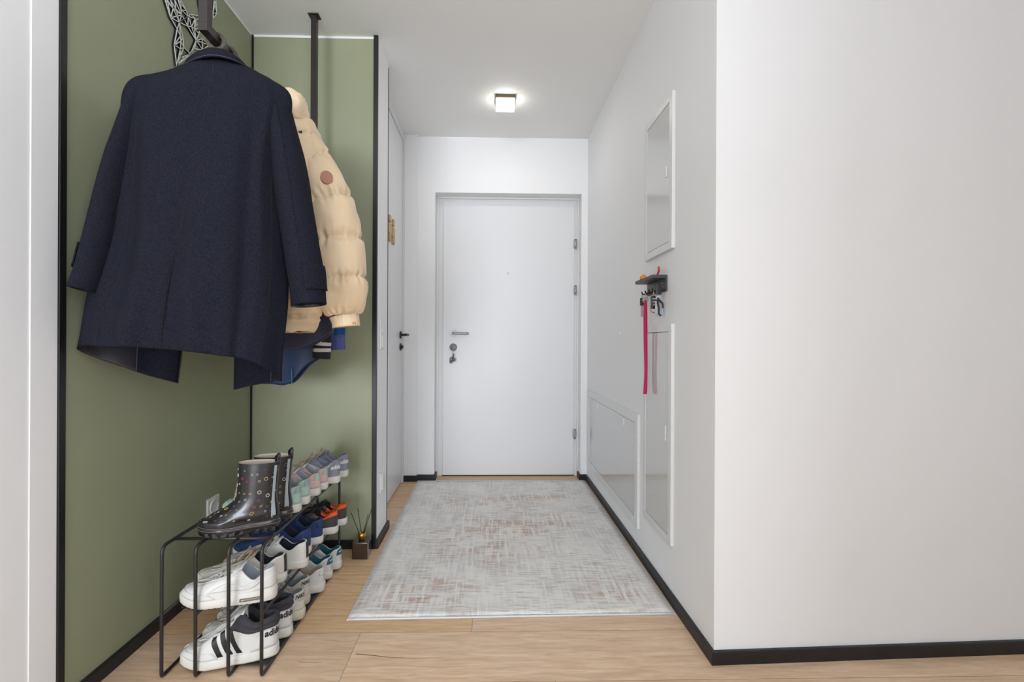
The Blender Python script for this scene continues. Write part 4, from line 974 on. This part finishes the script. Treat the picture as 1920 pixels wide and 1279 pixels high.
# ------------------------------------------------------------------ garments
def wool(name, rgb, rgb2):
    m = mat(name, rgb, .95, bump=.5, bscale=900)
    nt = m.node_tree; b = nt.nodes['Principled BSDF']; b.inputs['Specular IOR Level'].default_value = .12; tc = nt.nodes['Texture Coordinate']
    n = nt.nodes.new('ShaderNodeTexNoise'); n.inputs['Scale'].default_value = 420; n.inputs['Detail'].default_value = 2
    nt.links.new(tc.outputs['Object'], n.inputs['Vector'])
    r = nt.nodes.new('ShaderNodeValToRGB'); r.color_ramp.elements[0].position = .35; r.color_ramp.elements[0].color = (*lin(rgb), 1)
    r.color_ramp.elements[1].position = .72; r.color_ramp.elements[1].color = (*lin(rgb2), 1)
    nt.links.new(n.outputs[0], r.inputs[0]); nt.links.new(r.outputs[0], b.inputs['Base Color']); return m
M['navywool'] = wool('navy_wool', (20, 21, 29), (38, 40, 52)); M['lining'] = mat('dark_satin_lining', (34, 33, 40), .35, bump=.1, bscale=80)
M['seam'] = mat('navy_seam', (10, 11, 16), .95); M['edge'] = mat('worn_edge', (64, 62, 78), .9)

class Sheet:
    def __init__(s, rows, nu, nv, closed=False, fold=None, flip=False):
        s.flip = flip
        s.G = net(rows, nu, nv, closed); s.nu, s.nv, s.closed = nu, nv, closed
        if fold:
            N = s.normals()
            for j in range(nv):
                for i in range(nu): s.G[j][i] = s.G[j][i] + N[j][i] * fold(i / (nu - (0 if closed else 1)), j / (nv - 1), s.G[j][i])
        s.N = s.normals()
    def normals(s):
        N = []
        for j in range(s.nv):
            r = []
            for i in range(s.nu):
                a = s.G[j][(i + 1) % s.nu if s.closed else min(i + 1, s.nu - 1)] - s.G[j][(i - 1) % s.nu if s.closed else max(i - 1, 0)]
                b = s.G[min(j + 1, s.nv - 1)][i] - s.G[max(j - 1, 0)][i]
                n = b.cross(a); r.append(n.normalized() if n.length > 1e-12 else Vector((0, 0, 1)))
            N.append(r)
        return N
    def at(s, u, v, off=0.0):
        x = u * (s.nu - (0 if s.closed else 1)); y_ = v * (s.nv - 1); i, j = int(x), int(y_); fx, fy = x - i, y_ - j
        if s.closed: i0, i1 = i % s.nu, (i + 1) % s.nu
        else: i0 = min(max(i, 0), s.nu - 1); i1 = min(i0 + 1, s.nu - 1)
        j0 = min(max(j, 0), s.nv - 1); j1 = min(j0 + 1, s.nv - 1)
        def L(Q): return (Q[j0][i0] * (1 - fx) + Q[j0][i1] * fx) * (1 - fy) + (Q[j1][i0] * (1 - fx) + Q[j1][i1] * fx) * fy
        return L(s.G) + L(s.N) * off
    def build(s, nm, ms, parent, th, mo=0, sub=0):
        bm = bmesh.new(); grid_mesh(bm, s.G, s.closed); bmesh.ops.reverse_faces(bm, faces=bm.faces) if s.flip else None; o = mesh_obj(nm, bm, ms, parent, True, recalc=False)
        if th: solid(o, th, -1, mo)
        if sub: subd(o, sub)
        return o
    def strip(s, nm, m_, parent, path, w_, off, n=60):
        """thin raised line on the sheet along (u,v) points"""
        P = spline([(a, b, 0) for a, b in path], n); bm = bmesh.new(); G = []
        pts = [s.at(p.x, p.y, off) for p in P]; ns = [s.at(p.x, p.y, off + .01) - s.at(p.x, p.y, off) for p in P]
        for k in range(n):
            d = (pts[min(k + 1, n - 1)] - pts[max(k - 1, 0)]).normalized(); sd = d.cross(ns[k].normalized()).normalized() * w_ / 2
            lo = ns[k].normalized() * (off + .001)
            G.append([pts[k] - sd - lo, pts[k] - sd, pts[k] + sd, pts[k] + sd - lo])
        grid_mesh(bm, G); return mesh_obj(nm, bm, m_, parent, True)

def sleeve(rows_c, rx, ry, nv, nu=40, fold=None, twist=0.0):
    """rows_c centres down the arm, rx across the picture plane, ry in depth -> closed sheet"""
    rows = []
    P = [Vector(c) for c in rows_c]
    for k, c in enumerate(P):
        t = (P[min(k + 1, len(P) - 1)] - P[max(k - 1, 0)]).normalized()
        ax = (Vector((1, 0, 0)) - t * t.x).normalized(); ay = t.cross(ax).normalized()
        rows.append([c + ax * rx[k] * cos(2 * pi * i / 12) + ay * ry[k] * sin(2 * pi * i / 12) for i in range(12)])
    return Sheet(rows, nu, nv, True, fold)

# ---------------- navy wool coat, back towards the room
coat = thing('wool_coat', 'long navy wool coat hanging back to front nearest on the coat rail', 'coat', (0, 0, 0))
CROWS = [[(-0.862,1.47,1.862),(-0.891,1.465,1.859),(-0.9,1.43,1.829),(-0.857,1.39,1.813),(-0.821,1.375,1.812),(-0.788,1.372,1.814),(-0.758,1.38,1.816),(-0.739,1.4,1.822),(-0.735,1.44,1.836),(-0.794,1.48,1.869),(-0.835,1.485,1.873)],[(-0.889,1.51,1.842),(-0.947,1.49,1.83),(-0.973,1.415,1.786),(-0.894,1.365,1.765),(-0.834,1.352,1.764),(-0.777,1.35,1.767),(-0.724,1.36,1.768),(-0.68,1.385,1.775),(-0.655,1.44,1.792),(-0.771,1.51,1.838),(-0.852,1.52,1.845)],[(-0.911,1.54,1.791),(-0.989,1.505,1.78),(-1.037,1.395,1.727),(-0.934,1.34,1.706),(-0.849,1.335,1.711),(-0.77,1.335,1.715),(-0.692,1.345,1.716),(-0.626,1.38,1.723),(-0.598,1.45,1.737),(-0.759,1.54,1.787),(-0.866,1.55,1.793)],[(-0.921,1.55,1.592),(-1.017,1.505,1.574),(-1.039,1.375,1.525),(-0.948,1.325,1.507),(-0.862,1.312,1.503),(-0.777,1.31,1.504),(-0.695,1.318,1.508),(-0.638,1.355,1.522),(-0.618,1.435,1.553),(-0.745,1.54,1.591),(-0.87,1.56,1.597)],[(-0.94,1.555,1.338),(-1.053,1.495,1.325),(-1.059,1.355,1.295),(-0.959,1.308,1.286),(-0.875,1.298,1.285),(-0.808,1.3,1.286),(-0.709,1.306,1.288),(-0.641,1.352,1.298),(-0.603,1.435,1.316),(-0.726,1.545,1.338),(-0.849,1.565,1.341)],[(-0.962,1.545,1.099),(-1.07,1.475,1.103),(-1.104,1.335,1.131),(-0.98,1.288,1.127),(-0.885,1.283,1.127),(-0.823,1.29,1.128),(-0.719,1.3,1.13),(-0.647,1.35,1.127),(-0.593,1.43,1.111),(-0.693,1.53,1.066),(-0.817,1.555,1.049)],[(-0.985,1.54,0.881),(-1.062,1.455,0.925),(-1.124,1.322,0.998),(-0.997,1.272,1.001),(-0.908,1.272,0.998),(-0.826,1.282,0.992),(-0.728,1.292,0.979),(-0.663,1.34,0.962),(-0.601,1.42,0.904),(-0.684,1.515,0.889),(-0.807,1.55,0.861)]]
def cfold(u, v, p):
    k = max(0, v - .1)
    vent = (.0032 if u < .452 and v > .715 else 0) if .44 < u else (.0032 * max(0, 1 - (.44 - u) / .06) if v > .715 and u > .38 else 0)
    pleat = .016 * max(0, v - .25) * math.exp(-((u - (.700 - .02 * v)) / .018) ** 2) - .012 * max(0, v - .3) * math.exp(-((u - .660) / .02) ** 2)
    return vent + pleat + .010 * k * sin(u * 34 + 2.5 * v) + .006 * k * sin(u * 67 - 4 * v + 1) + .014 * noise.noise(Vector((p.x * 5 + p.z * 2, p.y * 5, p.z * 2.6))) * min(1, v * 4) + .0022 * noise.noise(Vector((p.x * 22, p.y * 22, p.z * 7)))
cs = Sheet(CROWS, 160, 120, False, cfold, True)
cb = cs.build('coat_body', [M['navywool'], M['lining']], coat, .004, 1)
cb['label'] = 'navy wool body of the coat'
OFF = .0008
cs.strip('back_seam', M['seam'], coat, [(.512, .03), (.502, .3), (.470, .62), (.452, .72)], .0022, OFF)
cs.strip('back_vent', M['seam'], coat, [(.452, .72), (.448, .85), (.452, .995)], .0032, OFF)
cs.strip('vent_stitch', M['seam'], coat, [(.395, .715), (.425, .717), (.452, .722)], .0014, OFF, 20)
cs.strip('side_seam', M['seam'], coat, [(.275, .40), (.272, .6), (.270, .8), (.268, .995)], .0022, OFF)
cs.strip('side_seam', M['seam'], coat, [(.750, .30), (.735, .55), (.728, .8), (.722, .995)], .0022, OFF)
# wool facings inside the two front edges, satin between
for ua, ub in ((.004, .098), (.902, .996)):
    bm = bmesh.new(); grid_mesh(bm, [[cs.at(ua + (ub - ua) * i / 12, .25 + .748 * j / 60, -.0052) for i in range(13)] for j in range(61)])
    fo = mesh_obj('front_facing', bm, M['navywool'], coat, True); solid(fo, .0012, 0)
    ue = ub if ua < .5 else ua
    bm = bmesh.new(); tube(bm, [cs.at(ue, .25 + .748 * j / 60, -.0060) for j in range(61)], .0014, 6); mesh_obj('facing_piping', bm, M['edge'], fo)
# sleeves
SL = [(-0.965,1.4,1.725),(-0.983,1.395,1.716),(-0.996,1.392,1.696),(-1.01,1.388,1.628),(-1.029,1.374,1.524),(-1.043,1.352,1.413),(-1.054,1.33,1.304),(-1.068,1.315,1.215),(-1.082,1.305,1.149)]
def sf(u, v, p): return .0045 * noise.noise(Vector((p.x * 9, p.y * 9, p.z * 4))) + .0015 * noise.noise(Vector((p.x * 30, p.y * 30, p.z * 12)))
s1 = sleeve(SL, [.004, .020, .028, .030, .031, .031, .030, .030, .031], [.01, .034, .048, .058, .060, .056, .050, .045, .044], 70, 44, sf)
so1 = s1.build('sleeve', [M['navywool'], M['lining']], coat, .004, 1)
SR = [(-0.688,1.46,1.744),(-0.665,1.452,1.734),(-0.64,1.445,1.715),(-0.615,1.435,1.632),(-0.588,1.425,1.518),(-0.567,1.415,1.398),(-0.545,1.405,1.28),(-0.529,1.4,1.186),(-0.522,1.398,1.121)]
s2 = sleeve(SR, [.004, .024, .036, .040, .045, .047, .049, .050, .050], [.01, .040, .055, .064, .066, .062, .058, .054, .052], 70, 44, sf)
so2 = s2.build('sleeve', [M['navywool'], M['lining']], coat, .004, 1)
s2.strip('sleeve_seam', M['seam'], so2, [(.17, .20), (.20, .5), (.21, .76)], .0018, .0006)
for sh, a0, a1, v0, v1, par in ((s2, .985, .245, .815, .925, so2), (s1, .46, .20, .80, .90, so1)):
    bm = bmesh.new(); nn_ = 16
    if sh is s2: us = [(-.06 + .275 * k / nn_) % 1.0 for k in range(nn_ + 1)]
    else: us = [.36 + .18 * k / nn_ for k in range(nn_ + 1)]
    G = [[sh.at(u, v0 + (v1 - v0) * j / 6, -.0035 - .0005 * sin(j)) for u in us] for j in range(7)]
    # choose the outer side by distance from the sleeve axis
    ax = sum((sh.at(k / 8, (v0 + v1) / 2) for k in range(8)), Vector()) / 8
    if (G[3][8] - ax).length < (sh.at(us[8], (v0 + v1) / 2) - ax).length: G = [[sh.at(u, v0 + (v1 - v0) * j / 6, .0035) for u in us] for j in range(7)]
    grid_mesh(bm, G); tb = mesh_obj('cuff_tab', bm, M['navywool'], par, True); solid(tb, .0035, 0)
# collar turned down over the shoulders
KR = [[(-0.919,1.475,1.842),(-0.885,1.445,1.85),(-0.851,1.43,1.856),(-0.819,1.425,1.86),(-0.786,1.43,1.859),(-0.763,1.445,1.853),(-0.762,1.48,1.85)],[(-0.924,1.465,1.842),(-0.885,1.43,1.851),(-0.839,1.405,1.856),(-0.804,1.4,1.861),(-0.771,1.405,1.858),(-0.747,1.43,1.852),(-0.745,1.475,1.851)],[(-0.922,1.45,1.831),(-0.882,1.415,1.836),(-0.824,1.375,1.832),(-0.786,1.368,1.835),(-0.752,1.378,1.835),(-0.729,1.41,1.833),(-0.729,1.465,1.839)],[(-0.922,1.44,1.817),(-0.875,1.4,1.815),(-0.815,1.358,1.807),(-0.776,1.35,1.809),(-0.74,1.362,1.81),(-0.719,1.4,1.815),(-0.716,1.455,1.826)]]
kc = Sheet(KR, 60, 20, flip=True); ko = kc.build('collar', M['navywool'], coat, .005)
kc.strip('collar_edge', M['edge'], ko, [(.0, .985), (.25, .985), (.5, .985), (.75, .985), (1, .985)], .0016, .0012)

# ---------------- beige puffer jacket
M['puff'] = mat('beige_nylon', (226, 200, 164), .42, var=.03, vscale=6, bump=.25, bscale=60, sheen=.2); M['puffin'] = mat('beige_lining', (176, 146, 108), .6)
M['brownp'] = mat('brown_leather_patch', (166, 118, 92), .55, bump=.3, bscale=300)
pj = thing('puffer_jacket', 'beige quilted puffer jacket hanging behind the navy coat', 'jacket', (0, 0, 0))
def quilt(nb, depth, v_of=lambda v: v):
    def f(u, v, p):
        x = v_of(v) * nb; k = x - int(x); b = (1 - abs(2 * k - 1) ** 6)
        near = math.exp(-(min(k, 1 - k) / .16) ** 2)
        wr = near * .017 * (noise.noise(Vector((u * 34, x * 1.2, 3))) ) + .005 * noise.noise(Vector((u * 9 + x * .8, x * 2.4, 9)))
        return depth * b - depth * .45 + wr
    return f
def vmap(bounds):
    n_ = len(bounds) - 1
    def f(v):
        for k in range(n_):
            if v <= bounds[k + 1] or k == n_ - 1: return (k + min(.9999, (v - bounds[k]) / (bounds[k + 1] - bounds[k]))) / n_
    return f
PS = [(-0.777,1.7,1.828),(-0.749,1.7,1.808),(-0.708,1.7,1.771),(-0.675,1.7,1.723),(-0.633,1.7,1.643),(-0.598,1.7,1.569),(-0.568,1.7,1.485),(-0.547,1.7,1.391),(-0.532,1.7,1.279),(-0.52,1.7,1.185),(-0.512,1.7,1.107)]
pr = [.006, .034, .048, .058, .066, .073, .080, .084, .083, .076, .056]
# outward normals: check the sign once
ps = sleeve(PS, pr, [k * .95 for k in pr], 130, 72)
sgn = 1 if (ps.at(.0, .5, .01) - ps.at(.5, .5)).length > (ps.at(.0, .5, -.01) - ps.at(.5, .5)).length else -1
zs = [232, 262, 312, 381, 456, 527, 592]; zl = [PS[0][2], 0]; 
def vz(py):
    zt = 1.02 + (639.5 - py) / 900 * 1.70; best = min(range(131), key=lambda k: abs(ps.at(.25, k / 130).z - zt)); return best / 130
bd = [0, vz(262), vz(310), vz(381), vz(456), vz(527), 1.0]
q_ = quilt(6, .0170, vmap(bd)); ps = sleeve(PS, pr, [k * .95 for k in pr], 150, 96, lambda u, v, p: sgn * q_(u, v, p))
pso = ps.build('sleeve', [M['puff'], M['puffin']], pj, 0)
CF = [(-0.514,1.7,1.11),(-0.508,1.7,1.088),(-0.506,1.7,1.067)]
bm = bmesh.new(); cz = sleeve(CF, [.050, .047, .047], [.040, .038, .038], 8, 60, lambda u, v, p: .0014 * sin(u * 150)); cfo = cz.build('cuff', [M['puff'], M['puffin']], pso, .004, 1)
bm.free()
def on_sheet(sh, target, off):
    best = None
    for i in range(0, 97):
        for j in range(0, 101):
            p = sh.at((i % 96) / 96, j / 100); d = (p - Vector(target)).length
            if best is None or d < best[0]: best = (d, (i % 96) / 96, j / 100)
    return best[1], best[2]
def disc_on(sh, target, ru, rv, nm, m_, par, off=.003, sg=1):
    u0_, v0_ = on_sheet(sh, target, 0); c = sh.at(u0_, v0_, sg * off); nrm = (sh.at(u0_, v0_, sg * (off + .01)) - c).normalized()
    tz = (Vector((0, 0, 1)) - nrm * nrm.z).normalized(); tx = tz.cross(nrm)
    bm = bmesh.new(); top = [bm.verts.new(c + nrm * .004 + tx * ru * cos(a) + tz * rv * sin(a)) for a in [2 * pi * k / 28 for k in range(28)]]; bot = [bm.verts.new(v.co - nrm * .010) for v in top]
    bm.faces.new(top)
    for k in range(28): bm.faces.new((top[k], top[(k + 1) % 28], bot[(k + 1) % 28], bot[k]))
    return mesh_obj(nm, bm, m_, par)
disc_on(ps, (-0.542,1.6,1.577), .020, .024, 'leather_patch', M['brownp'], pso, .002, sgn)
disc_on(cz, (-0.438,1.62,1.083), .005, .005, 'snap_button', M['puffin'], pso, .004, 1)
# torso of the puffer
def ring_rows(spec, n=12, x_bias=None):
    rows = []
    for cx, cy, z, rx, ry in spec:
        rows.append([Vector((cx + rx * (abs(cos(a)) ** .8) * (1 if cos(a) >= 0 else -1), cy + ry * (abs(sin(a)) ** .8) * (1 if sin(a) >= 0 else -1), z)) for a in [2 * pi * k / n for k in range(n)]])
    return rows
def outward(sh):
    c = sum((sh.at(k / 8, .5) for k in range(8)), Vector()) / 8; p = sh.at(.1, .5)
    return 1 if (sh.at(.1, .5, .01) - c).length > (p - c).length else -1
spec = [(-.800, 1.70, 1.845, .060, .050), (-.795, 1.70, 1.80, .150, .070), (-.79, 1.69, 1.72, .185, .078), (-.79, 1.68, 1.55, .200, .085), (-.79, 1.68, 1.35, .205, .088), (-.79, 1.67, 1.20, .205, .088), (-.79, 1.67, 1.10, .195, .086), (-.79, 1.68, 1.045, .165, .085)]
pt_ = Sheet(ring_rows(spec), 120, 120, True, flip=True); so_ = outward(pt_); qq = quilt(7, .014)
pt_ = Sheet(ring_rows(spec), 120, 130, True, lambda u, v, p: so_ * qq(u, v, p), True); pt_.build('jacket_body', [M['puff'], M['puffin']], pj, .004, 1)
# hood slumped at the neck
hd = Sheet(ring_rows([(-.690, 1.665, 1.870, .012, .012), (-.690, 1.665, 1.864, .040, .040), (-.688, 1.662, 1.835, .052, .052), (-.684, 1.660, 1.800, .050, .055), (-.680, 1.66, 1.770, .036, .040), (-.678, 1.66, 1.755, .010, .012)]), 60, 60, True, lambda u, v, p: .009 * noise.noise(p * 26) + .004 * noise.noise(p * 60))
ho = hd.build('hood', M['puff'], pj, 0)
disc_on(ps, (-0.647,1.64,1.725), .006, .006, 'snap_button', M['anthd'], pso, .002, sgn)

# ---------------- the four garments behind it
def soft(k, f=8.0): return lambda u, v, p: k * noise.noise(Vector((p.x * f, p.y * f, p.z * f * .4))) + k * .7 * sin(u * 38 + 3 * v) * v
def coatlike(name, label, cat, y_, mb, top, spec, hem=None, mlin=None):
    t = thing(name, label, cat, (0, 0, 0)); rows = ring_rows(spec, 16)
    if hem: rows[-1] = [hem(p) for p in rows[-1]]; rows[-2] = [rows[-2][k].lerp(Vector((rows[-2][k].x, rows[-2][k].y, rows[-2][k].z + (rows[-1][k].z - spec[-1][2]) * .5)), 1) for k in range(16)]
    sh = Sheet(rows, 90, 60, True, soft(.006), True); b_ = sh.build('garment_body', [mb, mlin or mb], t, .004, 1)
    return t, sh
M['fleece'] = mat('dark_navy_fleece', (52, 56, 76), .95, bump=.3, bscale=500, sheen=.3); M['blackc'] = mat('black_cotton', (30, 28, 32), .9, bump=.3, bscale=500)
M['rain'] = mat('dark_blue_shell', (30, 50, 86), .5, bump=.15, bscale=60); M['blueh'] = mat('bright_blue_jersey', (20, 78, 138), .9, bump=.3, bscale=500); M['lilac'] = mat('faded_blue_rib', (92, 98, 160), .9, rgb2=(64, 78, 140), vscale=25)
M['cuffw'] = mat('white_rib', (200, 194, 190), .9, bump=.3, bscale=600); M['tealz'] = mat('teal_zip', (40, 130, 150), .5)
def arm(t, pts, rx, ry, m_, nm='sleeve', th=.004, f=None):
    sh = sleeve(pts, rx, ry, 40, 36, f or soft(.004, 12)); return sh.build(nm, [m_, M['lining']], t, th, 1), sh
f1, _ = coatlike('fleece_jacket', 'dark navy fleece hanging behind the beige puffer jacket', 'jacket', 1.84, M['fleece'], 1.8, [(-.81, 1.845, 1.84, .05, .03), (-.81, 1.845, 1.77, .14, .033), (-.80, 1.845, 1.60, .17, .036), (-.79, 1.845, 1.30, .18, .036), (-.79, 1.845, 1.08, .185, .036), (-.775, 1.84, 1.00, .17, .036)],
    lambda p: Vector((p.x + .01, p.y, p.z + .075 * max(0, (p.x + .74) / .14) ** 1.5 - .015)))
b1_, _ = coatlike('black_jacket', 'black jacket with a white striped cuff, behind the dark navy fleece', 'jacket', 1.93, M['blackc'], 1.8, [(-.81, 1.925, 1.84, .05, .03), (-.81, 1.925, 1.77, .13, .035), (-.80, 1.925, 1.60, .15, .033), (-.80, 1.925, 1.30, .155, .033), (-.80, 1.925, 1.10, .155, .033), (-.795, 1.925, 1.00, .150, .033)], lambda p: Vector((p.x, p.y, p.z + .02 * (p.x + .8) / .15)))
ao, _s = arm(b1_, [(-0.761,1.92,1.67),(-0.696,1.915,1.459),(-0.666,1.91,1.226),(-0.657,1.91,1.1),(-0.659,1.91,1.012)], [.035, .038, .036, .034, .033], [.035, .036, .034, .030, .028], M['blackc'])
for k, (ya, yb, m_, nm) in enumerate(((641, 648, 'cuffw', 'white_stripe'), (648, 653, 'blackc', 'cuff'), (653, 660, 'cuffw', 'white_stripe'), (660, 672, 'blackc', 'cuff'))):
    sx = -.7 * k
    pp = [(-0.661,1.91,1.014), (-0.663,1.91,0.999), (-0.663,1.91,0.988), (-0.663,1.91,0.974), (-0.665,1.91,0.948)]
    arm(b1_, [pp[k], tuple((a + b) / 2 for a, b in zip(pp[k], pp[k + 1])), pp[k + 1]], [.0335, .0345, .0335], [.029, .030, .029], M[m_], nm, .003, lambda u, v, p: 0)
r1_, rs_ = coatlike('rain_jacket', 'dark blue rain jacket with pointed hem and teal zip pull', 'jacket', 2.02, M['rain'], 1.8, [(-.82, 2.015, 1.84, .05, .03), (-.82, 2.015, 1.77, .14, .035), (-.82, 2.015, 1.60, .16, .033), (-.82, 2.015, 1.30, .165, .033), (-.82, 2.015, 1.05, .165, .033), (-.825, 2.01, .93, .150, .033)],
    lambda p: Vector((p.x, p.y, p.z + (.085 * max(0, (p.x + .79) / .11) - .045 - (.045 if p.x < -.815 else 0)))))
bm = bmesh.new(); z0_, z1_ = (-0.804,1.965,0.907), (-0.803,1.965,0.851); tube(bm, [z0_, z1_], .0022, 6); tube(bm, [z1_, (z1_[0], z1_[1], z1_[2] - .008)], .003, 6); mesh_obj('zip_pull', bm, M['tealz'], r1_)
h1_, _ = coatlike('hoodie', 'bright blue hoodie with a faded cuff, rearmost on the coat rail', 'hoodie', 2.12, M['blueh'], 1.8, [(-.81, 2.12, 1.84, .05, .03), (-.81, 2.12, 1.77, .13, .035), (-.80, 2.12, 1.60, .15, .04), (-.80, 2.12, 1.30, .155, .04), (-.80, 2.12, 1.12, .155, .04), (-.80, 2.12, 1.03, .145, .035)])
arm(h1_, [(-0.806,2.09,1.682),(-0.736,2.09,1.453),(-0.69,2.09,1.246),(-0.666,2.09,1.108),(-0.664,2.09,1.043)], [.040, .044, .044, .042, .038], [.034, .036, .036, .034, .032], M['blueh'])
arm(h1_, [(-0.664,2.09,1.046),(-0.661,2.09,1.013),(-0.659,2.09,0.979)], [.036, .033, .032], [.030, .028, .027], M['lilac'], 'cuff', .003, lambda u, v, p: .0008 * sin(u * 160))
